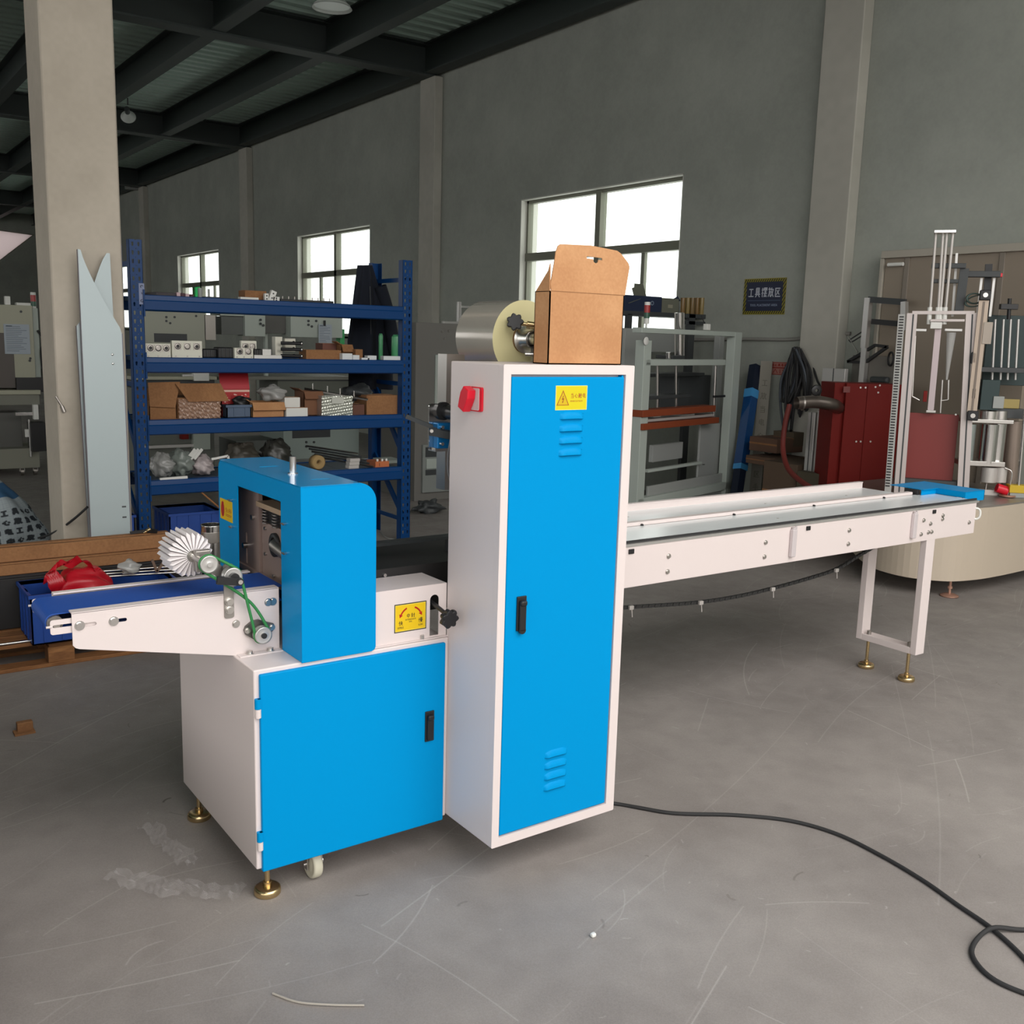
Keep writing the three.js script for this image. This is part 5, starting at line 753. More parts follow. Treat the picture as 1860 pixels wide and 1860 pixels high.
{ // dark jacket hanging at the back of the rack
  const pts = [[655, 483], [674, 482], [676, 497]];
  const g = grid((u, v) => { const px = 662 + (u - 0.5) * (26 + 62 * Math.min(1, v * 1.6)) + 14 * v, py = 482 + v * 225, p = onP('z', -6.80, px, py); return [p.x, p.y, -6.80 + 0.04 * Math.sin(u * 14 + v * 3) * (0.3 + v) + 0.05 * Math.sin(u * Math.PI)]; }, 34, 26);
  const m = darkCloth.clone(); m.side = THREE.DoubleSide;
  const t = wthing('dark_jacket', 'dark navy jacket hanging from the rack end frame before a window', 'jacket', [3.35, 1.3, -6.8]); obj('jacket_body', g, m, t);
  obj('sleeve', tube([onP('z', -6.78, 690, 520), onP('z', -6.78, 702, 560), onP('z', -6.74, 712, 610), onP('z', -6.74, 718, 650)], 0.05, 10, 24), m, t); obj('zip', tube([onP('z', -6.72, 672, 520), onP('z', -6.72, 673, 560), onP('z', -6.72, 674, 620)], 0.003, 6, 20), darkMachine, t);
}

// ---------- against the side wall and at the right: press, shelf, signs, rotary filler ----------
// a thing set out in its own frame: anchor on the floor below a picture point, turned by yaw
function pthing(name, label, category, anchor, yaw, group = null) { const o = thing(name, label, category, [anchor.x, anchor.y, anchor.z], yaw, group); return [o, K.frame(anchor, yaw)]; }
const signalParts = (parent, x, y, z, s = 1) => { obj('lamp_pole', rod([x, y, z], [x, y + 0.07 * s, z], 0.008 * s, 10), whitePlastic, parent); obj('lamp_base', rod([x, y + 0.07 * s, z], [x, y + 0.115 * s, z], 0.022 * s, 16), whitePlastic, parent); obj('green_lens', rod([x, y + 0.115 * s, z], [x, y + 0.16 * s, z], 0.024 * s, 16), std(C(0.03, 0.10, 0.06), 0.3), parent); obj('red_lens', rod([x, y + 0.16 * s, z], [x, y + 0.22 * s, z], 0.025 * s, 16), std(C(0.38, 0.03, 0.03), 0.3), parent); obj('lamp_cap', rod([x, y + 0.22 * s, z], [x, y + 0.245 * s, z], 0.024 * s, 16), whitePlastic, parent); };
{ // pale frame press with orange beams
  const A = onP('y', 0, 1250, 955), yaw = 0.27, [o, at] = pthing('frame_press', 'pale grey-green frame press with two orange beams beside the side wall', 'machine', A, yaw), m = paleGreenPaint;
  const P = (n, x0, y0, x1, y1, z0, z1, mat = m, r = 0.004) => obj(n, pbox(at, x0, y0, x1, y1, z0, z1, r), mat, o);
  P('post', 1163, 618, 1176, 950, -0.08, 0, m); P('post', 1325, 603, 1337, 955, -0.08, 0, m);
  P('top_beam', 1166, 599, 1336, 608, -0.08, 0.005, m); P('middle_beam', 1174, 653, 1318, 664, -0.08, 0, m); P('lower_beam', 1160, 890, 1330, 905, -0.08, 0, m);
  P('side_panel', 1128, 597, 1164, 950, -0.55, -0.42, greyMachine); P('back_panel', 1120, 600, 1330, 640, -0.86, -0.84, greyMachine);
  P('lower_panel', 1176, 870, 1330, 955, -0.06, -0.04, greyMachine); P('inner_door', 1270, 770, 1322, 880, -0.12, -0.10, greyMachine); P('inner_post', 1300, 605, 1308, 880, -0.40, -0.34, greyMachine);
  P('window_rail', 1176, 770, 1275, 776, -0.30, -0.27, m); P('window_rail', 1178, 846, 1275, 851, -0.10, -0.06, m);
  P('orange_beam', 1168, 741, 1300, 753, -0.10, 0.02, orangePaint); P('orange_beam', 1168, 764, 1306, 775, -0.10, 0.02, orangePaint);
  P('work_plate', 1170, 757, 1296, 762, -0.34, -0.02, aluMatte);
  for (const [a, b] of [[1188, 1201], [1238, 1262]]) P('fixture', a, 752, b, 758, -0.2, -0.05, whitePlastic);
  obj('cylinder', [prod(at, 1234, 568, 1234, 648, -0.2, 0.036, 18)], brightSteel, o); for (const x of [1226, 1242]) obj('tie_rod', prod(at, x, 568, x, 648, -0.19, 0.006, 8), steel, o);
  P('cylinder_foot', 1222, 646, 1244, 652, -0.28, -0.12, darkMachine); obj('knob', [prod(at, 1214, 640, 1214, 652, -0.12, 0.02, 14)], brightSteel, o);
  for (const x of [1194, 1228]) obj('guide_rod', prod(at, x, 664, x, 740, -0.15, 0.011, 10), steel, o); obj('guide_rod', prod(at, 1300, 664, 1296, 760, -0.06, 0.012, 10), steel, o);
  P('tool_frame', 1176, 718, 1255, 724, -0.3, -0.1, darkMachine); P('tool_frame', 1176, 678, 1280, 684, -0.5, -0.3, darkMachine); P('dark_hood', 1232, 682, 1290, 740, -0.55, -0.35, darkMachine); P('lever', 1298, 718, 1318, 722, -0.04, -0.02, blackPlastic);
  P('hatch', 1186, 806, 1240, 836, -0.30, -0.26, greyMachine); obj('cable_port', prod(at, 1278, 843.5, 1278, 844, -0.04, 0.012, 12), blackPlastic, o);
  const sp = at(1172, 604, -0.05); signalParts(o, sp[0] + 0.01, sp[1] + 0.0, -0.05, 0.92);
  const fx = at(1172, 612, 0); obj('lamp_flange', lathe([[0, 0], [0.03, 0], [0.03, 0.012], [0, 0.012]], [fx[0], fx[1] - 0.03, 0.002], 'z', 16), whitePlastic, o);
  const tb = at(1286, 594, -0.02); obj('meter', cb(tb[0], tb[1], -0.03, 0.055, 0.05, 0.04, 0.004), whitePlastic, o); obj('meter_cable', tube([[tb[0] - 0.01, tb[1] + 0.02, -0.04], [tb[0] - 0.04, tb[1] + 0.06, -0.05], [tb[0] - 0.05, tb[1] + 0.09, -0.06]], 0.004, 6, 14), blackRubber, o);
}
{ // dark shelf stand by the window with boxes and tape rolls
  const A = onP('x', 6.55, 1215, 640); A.y = 0; const yaw = 0, [o, at] = pthing('window_shelf', 'dark steel shelf stand before the big window', 'shelf', A, yaw);
  obj('shelf_top', pbox(at, 1132, 568, 1296, 576, -0.28, 0, 0.003), darkMachine, o); for (const [a, b] of [[1133, 1141], [1243, 1254], [1288, 1296]]) obj('shelf_post', pbox(at, a, 570, b, 900, -0.04, 0), darkMachine, o); obj('shelf_rail', pbox(at, 1245, 584, 1294, 590, -0.04, 0), darkMachine, o);
  const topY = at(1215, 568, 0)[1], w = (px, py, dz = 0) => { const l = at(px, py, dz); return [A.x + l[0], l[1], A.z + dz]; };
  const blue = std(C(0.012, 0.022, 0.06), 0.6), olive = std(C(0.14, 0.145, 0.11), 0.8);
  { const a = w(1178, 538, -0.06), b = w(1201, 568, -0.06), t = wthing('blue_carton', 'dark blue printed carton with raised olive flaps on the window shelf', 'carton', [(a[0] + b[0]) / 2, topY, a[2]]); obj('carton_shell', bb(w(1155, 0, -0.06)[0], topY, a[2] - 0.16, b[0], a[1], a[2], 0.002), blue, t); obj('flap', bar([a[0] - 0.04, a[1], a[2] - 0.08], [w(1148, 549, 0)[0], w(1148, 549)[1], a[2] - 0.06], 0.004, 0.15), olive, t); obj('flap', bar([a[0] - 0.05, a[1], a[2] - 0.14], [a[0] + 0.10, w(1195, 528)[1], a[2] - 0.16], 0.15, 0.004), olive, t); const q = w(1187, 523); obj('flap', cb(q[0], q[1], a[2] - 0.15, 0.085, 0.085, 0.004), olive, t); obj('carton_emblem', lathe([[0.012, 0], [0.02, 0.0], [0.02, 0.001], [0.012, 0.001]], [a[0] + 0.05, (a[1] + topY) / 2 + 0.01, a[2]], 'z', 18), std(C(0.2, 0.25, 0.33), 0.6), t); }
  { const a = w(1203, 541, -0.06), b = w(1232, 568, -0.06), t = wthing('blue_carton', 'open olive-sided carton beside the tape rolls on the window shelf', 'carton', [(a[0] + b[0]) / 2, topY, a[2]]); obj('carton_shell', bb(a[0], topY, a[2] - 0.16, b[0], a[1], a[2], 0.002), olive, t); obj('flap', bar([b[0], a[1], a[2] - 0.08], [b[0] + 0.02, a[1] - 0.04, a[2] - 0.06], 0.004, 0.14), blue, t); obj('print', cb((a[0] + b[0]) / 2, topY + 0.06, a[2] + 0.0005, 0.06, 0.03, 0.001), std(C(0.28, 0.27, 0.2), 0.7), t); }
  for (let i = 0; i < 6; i++) { const q = w(1241 + i * 8.6, 541, -0.05 - 0.02 * (i % 2)); single('tape_roll', lathe([[0, 0], [0.0225, 0], [0.0225, q[1] - topY], [0.012, q[1] - topY], [0, q[1] - topY - 0.01]], [q[0], topY + 0.0005, q[2]], 'y', 16), std([C(0.20, 0.12, 0.04), C(0.26, 0.19, 0.07), C(0.17, 0.11, 0.04)][i % 3], 0.35), ['upright dark amber tape roll on the window shelf', 'upright pale amber tape roll on the window shelf', 'upright brownish tape roll on the window shelf'][i % 3], 'tape roll', 'tape rolls on the window shelf'); }
}
{ // tool area sign on the wall
  const tl = onP('x', XW - 0.006, 1353, 507), br = onP('x', XW - 0.006, 1424, 571), w = Math.abs(tl.z - br.z), h = tl.y - br.y;
  const tex = canvasTex(640, 440, (g, W, H) => {
    g.fillStyle = '#8a8018'; g.fillRect(0, 0, W, H); g.save(); g.beginPath(); g.rect(0, 0, W, H); g.clip(); g.strokeStyle = '#15150c'; g.lineWidth = 13; for (let x = -H; x < W + H; x += 34) { g.beginPath(); g.moveTo(x, H); g.lineTo(x + H * 0.62, 0); g.stroke(); } g.restore();
    g.fillStyle = '#8a8018'; g.fillRect(0, 0, W, 8); g.fillRect(0, H - 8, W, 8); g.fillStyle = '#18213c'; g.fillRect(42, 42, W - 84, H - 84);
    g.strokeStyle = '#bcc0ca'; ['gong', 'ju', 'bai', 'fang', 'qu'].forEach((k, i) => han(g, k, 70 + i * 102, 108, 92, 128, 13));
    g.fillStyle = '#5a6a86'; g.fillRect(70, 268, 500, 5); g.fillStyle = '#8b98ae'; g.font = 'bold 40px sans-serif'; g.textAlign = 'center'; g.save(); g.translate(W / 2, 340); g.scale(0.92, 1); g.fillText('TOOL PLACEMENT AREA', 0, 0); g.restore();
  });
  const s = thing('wall_sign', 'navy tool placement area sign with yellow and black striped border on the wall', 'sign', [XW - 0.004, (tl.y + br.y) / 2, (tl.z + br.z) / 2]); obj('sign_board', card(w, h, 0.006, [0, 0, 0], -Math.PI / 2), std(0xffffff, 0.5, 0, { map: tex }), s, { uv: true });
}
{ // small red notice
  const tl = onP('x', XW - 0.004, 1399, 657), br = onP('x', XW - 0.004, 1431, 682);
  const tex = canvasTex(160, 128, (g) => { g.fillStyle = '#b07a70'; g.fillRect(0, 0, 160, 128); g.strokeStyle = '#8e2018'; g.lineWidth = 5; g.strokeRect(4, 4, 152, 50); g.strokeRect(4, 60, 152, 64); for (let i = 0; i < 5; i++) han(g, ['dang', 'xin', 'jia', 'shou', 'dian'][i], 12 + i * 28, 14, 24, 30, 5); g.beginPath(); g.moveTo(30, 112); g.lineTo(50, 72); g.lineTo(70, 112); g.moveTo(90, 72); g.lineTo(90, 112); g.moveTo(108, 76); g.lineTo(146, 110); g.moveTo(146, 76); g.lineTo(108, 110); g.stroke(); });
  const s = thing('wall_notice', 'small faded red and white safety notice low on the wall', 'sign', [XW - 0.003, (tl.y + br.y) / 2, (tl.z + br.z) / 2]); obj('notice_sheet', card(Math.abs(tl.z - br.z), tl.y - br.y, 0.003, [0, 0, 0], -Math.PI / 2), std(0xffffff, 0.7, 0, { map: tex }), s, { uv: true });
}
{ // conduit along the wall
  const y = (px, py) => onP('x', XW - 0.02, px, py), a = y(1130, 618), b = y(1462, 612), c = y(1468, 604), d = y(1545, 606);
  single('wall_conduit', tube([a, y(1250, 617), y(1350, 616), b, c, d], 0.014, 8, 60), std(C(0.28, 0.27, 0.25), 0.6), 'thin grey conduit pipe running along the wall past the pillar', 'pipe');
}
{ // leaning blue wrapped pole and grey plank
  const a = onP('x', 6.45, 1336, 875), b = onP('x', 6.9, 1372, 664), t = wthing('wrapped_pole', 'tall pole wrapped in shiny blue plastic leaning on the wall', 'pole', [a.x, 0, a.z]);
  a.y = 0.05; const d = b.clone().sub(a), at2 = (k) => a.clone().addScaledVector(d, k);
  obj('pole_core', bar(at2(0), b, 0.075, 0.075), std(C(0.006, 0.012, 0.03), 0.5), t);
  const wrap = phys({ color: C(0.008, 0.06, 0.20), roughness: 0.08, clearcoat: 1, clearcoatRoughness: 0.03 }); const g = bar(at2(0.30), at2(0.80), 0.086, 0.086); obj('wrap', g, wrap, t);
  for (const [k0, k1] of [[0.78, 0.835], [0.30, 0.335]]) obj('wrap_band', bar(at2(k0), at2(k1), 0.09, 0.09), std(C(0.06, 0.30, 0.62), 0.35), t);
  const p0 = onP('x', 6.85, 1372, 880), p1 = onP('x', 6.93, 1393, 656); p0.y = 0.03; const pl = wthing('printed_plank', 'pale grey plank with faded printed characters leaning beside the blue pole', 'plank', [p0.x, 0, p0.z]);
  const tex = canvasTex(64, 1024, (g) => { g.fillStyle = '#8a867c'; g.fillRect(0, 0, 64, 1024); g.strokeStyle = '#6e6a60'; for (let i = 0; i < 9; i++) han(g, ['gong', 'fang', 'dang', 'dian', 'xin', 'zhong', 'ju', 'qu', 'shou'][i], 14, 120 + i * 88, 36, 50, 5); });
  const L = p1.distanceTo(p0), g2 = card(0.10, L, 0.015, [0, L / 2, 0], -Math.PI / 2 + 0.5); g2.applyQuaternion(new THREE.Quaternion().setFromUnitVectors(UP, p1.clone().sub(p0).normalize())); g2.translate(p0.x, p0.y, p0.z); obj('board', g2, std(0xffffff, 0.75, 0, { map: tex }), pl, { uv: true });
}
{ // cartons piled on the floor by the wall
  const pile = [[1362, 1410, 792, 824, 6.55, 'upper'], [1355, 1418, 826, 850, 6.45, 'middle'], [1388, 1446, 836, 878, 6.25, 'front'], [1405, 1440, 782, 812, 6.75, 'rear'], [1448, 1490, 855, 880, 6.2, 'low']], names = ['brown carton topmost in the pile behind the conveyor by the wall', 'flattened brown carton in the middle of the pile by the wall', 'dark brown carton lowest in the pile behind the conveyor', 'brown carton at the back of the pile under the cable bundle', 'low torn brown carton beside the red hose'];
  pile.forEach(([x0, x1, y0, y1, X, k], i) => { const a = onP('x', X, x0, y0), b = onP('x', X, x1, y1), t = wthing('floor_carton', names[i], 'carton', [X + 0.2, 0, (a.z + b.z) / 2], 'cartons piled by the wall'); const yb = k === 'upper' || k === 'middle' || k === 'rear' ? Math.max(0.0, b.y) : 0.0; obj('carton_shell', bb(X, yb, Math.min(a.z, b.z), Math.min(X + 0.38, XW - 0.02), a.y, Math.max(a.z, b.z), 0.004), std(C(0.13 - 0.012 * i, 0.07, 0.045), 0.85), t); obj('tape', bb(X - 0.001, yb + (a.y - yb) * 0.5, Math.min(a.z, b.z), X, yb + (a.y - yb) * 0.62, Math.max(a.z, b.z)), cardboardBrown, t); });
  const q = onP('x', 6.4, 1420, 848); const t = wthing('printed_box', 'small red and white printed box among the cartons by the wall', 'box', [6.5, 0.3, q.z]); obj('box_body', cb(6.42, q.y, q.z, 0.08, 0.10, 0.13, 0.002), std(C(0.40, 0.34, 0.30), 0.6), t); obj('box_print', cb(6.379, q.y, q.z, 0.002, 0.05, 0.1), redPaint, t);
}
{ // bundle of cables hung on the wall
  const t = wthing('cable_bundle', 'thick looped bundle of dark cables hanging on the wall', 'cables', [6.9, 1.0, -4.4]);
  for (let i = 0; i < 14; i++) { const s = rr(-1, 1), a = onP('x', 6.93, 1462 + rr(-3, 3), 630 + rr(0, 4)), b = onP('x', 6.9, 1462 + s * 24 - 6, 690 + rr(-14, 16)), c = onP('x', 6.9, 1455 + s * 22, 745 + rr(-25, 45)), d = onP('x', 6.92, 1470 + s * 16, 690 + rr(-20, 20)); for (const v of [a, b, c, d]) v.x = 6.85 - rnd() * 0.07; obj('cable', tube([a, b, c, d, a.clone().add(V(0, -0.01, 0.02))], 0.011, 6, 40), i % 4 ? blackRubber : std(C(0.05, 0.06, 0.075), 0.5), t); }
  obj('cable', tube([onP('x', 6.9, 1476, 660), onP('x', 6.85, 1484, 690), onP('x', 6.8, 1490, 705), onP('x', 6.8, 1486, 722)], 0.009, 6, 30), blackRubber, t);
}
{ // red cabinet with pipe and hose
  const A = onP('x', 6.3, 1560, 900); A.y = 0; const yaw = -0.55, [o, at] = pthing('red_cabinet', 'dark red steel cabinet machine behind the blue conveyor end', 'cabinet', A, yaw);
  obj('cabinet_body', pbox(at, 1527, 697, 1628, 960, -0.3, 0, 0.006), redPaint, o); obj('cabinet_side', pbox(at, 1506, 695, 1528, 960, -0.3, -0.03, 0.004), redPaint, o);
  obj('door_panel', pbox(at, 1568, 700, 1624, 900, -0.01, 0.006, 0.002), redPaint, o); obj('plate_label', pbox(at, 1532, 702, 1544, 713, 0, 0.003), std(C(0.20, 0.05, 0.045), 0.5), o);
  for (const [x, y] of [[1563, 704], [1572, 704], [1590, 703], [1598, 700], [1595, 713], [1555, 802], [1563, 802], [1581, 802]]) { const p = at(x, y, 0.006); obj('rivet', rod([p[0], p[1], 0.004], [p[0], p[1], 0.009], 0.007, 8), steel, o); }
  const q = [at(1445, 732, 0.1), at(1480, 730, 0.1), at(1512, 735, 0.08), at(1528, 742, 0.0)]; obj('elbow_pipe', tube(q.map(([x, y], i) => [x, y, [0.12, 0.10, 0.08, -0.05][i]]), 0.045, 16, 30), std(C(0.20, 0.17, 0.15), 0.3, 0.8), o);
  obj('pipe_collar', [0.3, 0.5].map((k) => rod([q[0][0] + (q[1][0] - q[0][0]) * k, q[0][1], 0.11], [q[0][0] + (q[1][0] - q[0][0]) * k + 0.012, q[0][1], 0.11], 0.052, 16))[0], dullSteel, o);
  obj('hand_wheel', lathe([[0.012, 0], [0.035, 0.0], [0.04, 0.01], [0.035, 0.02], [0.012, 0.02]], [at(1482, 709, 0.12)[0], at(1482, 709, 0.12)[1], 0.12], 'z', 18), blackPlastic, o);
}
{ const a = (px, py, x) => onP('x', x, px, py); single('red_hose', tube([a(1434, 735, 6.2), a(1426, 770, 6.15), a(1422, 812, 6.1), a(1430, 848, 6.0), a(1452, 872, 5.9), a(1490, 895, 5.8), a(1530, 915, 5.8)], 0.02, 10, 50), std(C(0.17, 0.026, 0.02), 0.6), 'thick dark red hose curving down behind the conveyor', 'hose'); }
for (const [x0, x1, y0, y1, X, l] of [[1497, 1519, 668, 900, 6.62, 'tall pale aluminium post at the red cabinet'], [1471, 1478, 748, 830, 6.3, 'thin bright steel post under the elbow pipe'], [1488, 1493, 745, 880, 6.3, 'slim dark-edged steel post beside the red cabinet']]) { const a = onP('x', X, x0, y0), b = onP('x', X, x1, y1), t = wthing('metal_stand_post', l, 'post', [X, 0, (a.z + b.z) / 2]); obj('post_profile', bb(X - 0.02, 0, b.z, X + 0.02, a.y, a.z, 0.003), alu, t); obj('post_groove', bb(X - 0.0215, 0, (a.z + b.z) / 2 - 0.004, X - 0.019, a.y, (a.z + b.z) / 2 + 0.004), darkMachine, t); }
{ // tan enclosure against the wall
  const X = 6.86, z = (px) => onP('x', X, px, 560).z, y = (px, py) => onP('x', X, px, py).y, o = wthing('tan_enclosure', 'tan panelled machine enclosure with pale top rail against the wall', 'machine', [6.9, 0, z(1740)]);
  const tan = std(C(0.27, 0.225, 0.175), 0.55), rail = std(C(0.40, 0.37, 0.31), 0.5), zs = [z(1600), z(1641), z(1712), z(1812), z(1875)], yt = y(1640, 468);
  for (let i = 0; i < 4; i++) obj('panel', bb(X, 0.0, zs[i] + 0.004, X + 0.10, yt, zs[i + 1] - 0.004, 0.003), tan, o);
  obj('top_rail', bb(X - 0.03, yt, zs[0] - 0.02, X + 0.10, yt + 0.055, zs[4], 0.004), rail, o); obj('post', bb(X - 0.02, 0, zs[0] - 0.03, X + 0.10, yt, zs[0], 0.003), rail, o); for (const i of [1, 3]) obj('post', bb(X - 0.012, 0, zs[i] - 0.02, X + 0.02, yt, zs[i] + 0.02, 0.003), std(C(0.22, 0.19, 0.155), 0.5), o);
  obj('tube_light', rod([X - 0.03, yt - 0.05, zs[0] + 0.05], [X - 0.03, yt - 0.05, zs[0] + 0.18], 0.014, 12), whitePlastic, o);
}
// rotary filling machine: cream base, profile tower, cylinders
const rot = wthing('rotary_filler', 'cream rotary filling machine with aluminium tower behind the conveyor end', 'machine', [6.1, 0, -3.7]);
{
  const pts = [[1555, 1010], [1572, 1024], [1600, 1037], [1650, 1049], [1720, 1056], [1772, 1053], [1815, 1046], [1860, 1036], [1900, 1026]].map(([a, b]) => onP('y', 0.11, a, b)), sp = new THREE.CatmullRomCurve3(pts), o2 = sp.getPoints(40).map((p) => [p.x, p.z]);
  const last = o2[o2.length - 1], first = o2[0]; const poly = [...o2, [6.80, last[1]], [6.80, first[1] - 0.25], [first[0] + 0.25, first[1] - 0.25]];
  const YT = 0.56; obj('base_skirt', sheetXZ(poly, 0.11, YT - 0.11), creamPaint, rot);
  const grown = o2.map(([x, z], i) => { const q = o2[Math.min(i + 1, 40)], w = o2[Math.max(i - 1, 0)], tx = q[0] - w[0], tz = q[1] - w[1], L = Math.hypot(tx, tz) || 1; return [x - tz / L * -0.0 + 0, z]; });
  obj('deck_plate', sheetXZ(poly, YT, 0.012), std(C(0.30, 0.27, 0.24), 0.35, 0.4), rot, { label: 'brownish steel deck plate' });
  const pb = (px, py) => onP('y', 0.11, px, py);
  const a1 = onP('z', last[1] + 0.004, 1806, 940), a2 = onP('z', last[1] + 0.004, 1860, 1030); obj('access_door', bb(a1.x, 0.15, last[1] - 0.02, 6.9, 0.50, last[1] + 0.006, 0.003), creamPaint, rot);
  { const f = onP('y', 0, 1724, 1083); obj('levelling_foot', [lathe([[0, 0.02], [0.03, 0.018], [0.055, 0.008], [0.055, 0], [0, 0]], [f.x, 0, f.z], 'y', 24), rod([f.x, 0.015, f.z], [f.x, 0.12, f.z], 0.008, 10), rod([f.x, 0.05, f.z], [f.x, 0.065, f.z], 0.016, 6)], std(C(0.52, 0.30, 0.22), 0.4, 0.5), rot); }
  { const f = onP('y', 0.04, 1688, 1075); obj('caster_wheel', lathe([[0, 0.012], [0.03, 0.012], [0.04, 0.006], [0.04, -0.006], [0.03, -0.012], [0, -0.012]], [f.x + 0.1, 0.04, f.z - 0.1], 'x', 20), dullSteel, rot); }
}
{ // tower frame on the deck
  const YT = 0.572, A = onP('y', YT, 1682, 905); const yaw = -0.98, at = K.frame(A, yaw), t = new THREE.Group(); t.name = 'tower_frame'; rot.add(t); t.position.set(A.x - 6.1, A.y, A.z + 3.7); t.rotation.y = yaw;
  const P = (n, x0, y0, x1, y1, z0, z1, mat, r = 0.003) => obj(n, pbox(at, x0, y0, x1, y1, z0, z1, r), mat, t);
  // slanted members follow picture points top and bottom
  const S = (n, xa, ya, xb, yb, w, d, mat, z = 0) => { const a = at(xa, ya, z), b = at(xb, yb, z); return obj(n, bar([b[0], Math.max(0, b[1]), z], [a[0], a[1], z], w, d), mat, t); };
  const pale = std(C(0.56, 0.50, 0.48), 0.42, 0.35);
  S('profile_post', 1657, 569, 1632, 905, 0.06, 0.05, pale); S('profile_post', 1765, 569, 1748, 905, 0.066, 0.05, pale);
  for (const [xa, xb] of [[1659, 1632], [1766, 1748]]) S('profile_groove', xa, 571, xb, 904, 0.009, 0.052, darkMachine);
  S('cable_duct', 1638, 571, 1612, 900, 0.04, 0.03, std(C(0.42, 0.42, 0.40), 0.5), 0.02);
  for (let i = 0; i < 62; i++) { const k = (i + 0.5) / 62, p = at(1638 - 26 * k, 573 + 312 * k, 0.035); obj('duct_slot', cb(p[0], p[1], 0.036, 0.026, 0.008, 0.003), blackPlastic, t); }
  S('top_bar', 1657, 568, 1770, 568, 0.02, 0.04, pale); S('cross_bar', 1690, 582, 1752, 582, 0.014, 0.03, pale, 0.02);
  P('red_panel', 1642, 751, 1736, 877, -0.06, -0.05, std(C(0.20, 0.026, 0.022), 0.5)); P('dark_shelf', 1636, 872, 1745, 886, -0.10, 0, darkMachine);
  for (const [x, y] of [[1649, 753], [1736, 753]]) { const p = at(x, y, -0.045); obj('screw', rod([p[0], p[1], -0.05], [p[0], p[1], -0.042], 0.006, 8), steel, t); }
  S('ram', 1704, 598, 1690, 748, 0.036, 0.03, std(C(0.50, 0.42, 0.43), 0.4, 0.4), -0.02); P('ram_foot', 1682, 745, 1700, 750, -0.06, 0, steel); P('ram_head', 1690, 585, 1711, 597, -0.04, 0.03, whitePlastic); P('carriage', 1663, 597, 1683, 602, -0.02, 0.02, alu); P('carriage', 1716, 597, 1748, 602, -0.02, 0.02, alu);
  { const a = at(1726, 604, 0), b = at(1738, 604, 0), c = at(1723, 690, 0); obj('funnel', new THREE.CylinderGeometry((b[0] - a[0]) * 0.75, 0.006, a[1] - c[1], 16).translate((a[0] + b[0]) / 2 - 0.012, (a[1] + c[1]) / 2, 0), cloudyFilm, t); }
  for (const [x0, y0, x1, y1] of [[1663, 610, 1657, 720], [1657, 720, 1670, 727], [1723, 690, 1722, 726], [1722, 726, 1708, 728], [1712, 690, 1708, 750]]) { const a = at(x0, y0, -0.02), b = at(x1, y1, -0.02); obj('bent_tube', rod([a[0], a[1], -0.02], [b[0], b[1], -0.02], 0.0055, 8), steel, t); }
  P('red_grip', 1677, 710, 1684, 730, -0.03, 0.0, redPaint);
  for (const [xa, xb] of [[1700, 1688], [1713, 1703], [1720, 1707], [1731, 1716]]) { const a = at(xa, 423, 0), b = at(xb, 580, 0); obj('tie_rod', rod([b[0], b[1], 0], [a[0], a[1], 0], 0.0085, 10), aluMatte, t); const c = at(xb + 1, 558, 0); obj('rod_boss', rod([b[0], b[1] - 0.03, 0], [c[0], c[1], 0], 0.014, 12), whitePlastic, t); }
  P('rod_plate', 1697, 417, 1737, 423, -0.04, 0.04, brightSteel); P('clamp_arm', 1692, 478, 1755, 487, -0.05, -0.01, darkMachine); P('clamp_arm', 1692, 507, 1741, 514, -0.05, -0.01, darkMachine);
  S('spindle_column', 1752, 488, 1742, 565, 0.05, 0.05, darkMachine, -0.06); P('spindle_arm', 1756, 492, 1818, 503, -0.12, -0.06, darkMachine); P('red_tip', 1815, 496, 1821, 503, -0.11, -0.07, redPlastic); S('cylinder_column', 1796, 480, 1790, 580, 0.04, 0.04, blackPlastic, -0.15);
  for (const x of [1738, 1783, 1806]) S('guide_rod', x, 460 + (x > 1750 ? 45 : 0), x - 8, 575, 0.014, 0.014, alu, -0.12);
  S('actuator_profile', 1787, 546, 1765, 748, 0.055, 0.05, std(C(0.48, 0.39, 0.31), 0.45, 0.3), 0.03); S('actuator_groove', 1787, 548, 1765, 746, 0.012, 0.052, std(C(0.2, 0.16, 0.13), 0.5), 0.032); P('actuator_carriage', 1785, 585, 1802, 625, 0.0, 0.06, std(C(0.42, 0.36, 0.30), 0.5));
  for (const [x, y] of [[1790, 536], [1767, 755]]) { const p = at(x, y, 0.06); obj('end_block', cb(p[0], p[1], 0.04, 0.062, 0.06, 0.06, 0.006), blackPlastic, t); obj('end_screw', rod([p[0], p[1], 0.068], [p[0], p[1], 0.074], 0.014, 14), steel, t); }
  for (const y of [650, 715]) { const p = at(1769, y, 0.06); obj('sensor_block', cb(p[0], p[1], 0.03, 0.03, 0.07, 0.05, 0.006), blackPlastic, t); }
  { const p = at(1770, 545, 0); obj('hose_coil', new THREE.TorusGeometry(0.05, 0.008, 8, 24).scale(1, 0.6, 1).rotateY(0.5).translate(p[0], p[1] + 0.01, -0.02), std(C(0.05, 0.08, 0.07), 0.5), t); obj('hose_coil', new THREE.TorusGeometry(0.062, 0.007, 8, 24).scale(1, 0.5, 1).rotateY(-0.3).rotateZ(0.3).translate(p[0] + 0.01, p[1] - 0.005, 0), std(C(0.05, 0.08, 0.07), 0.5), t); }
}
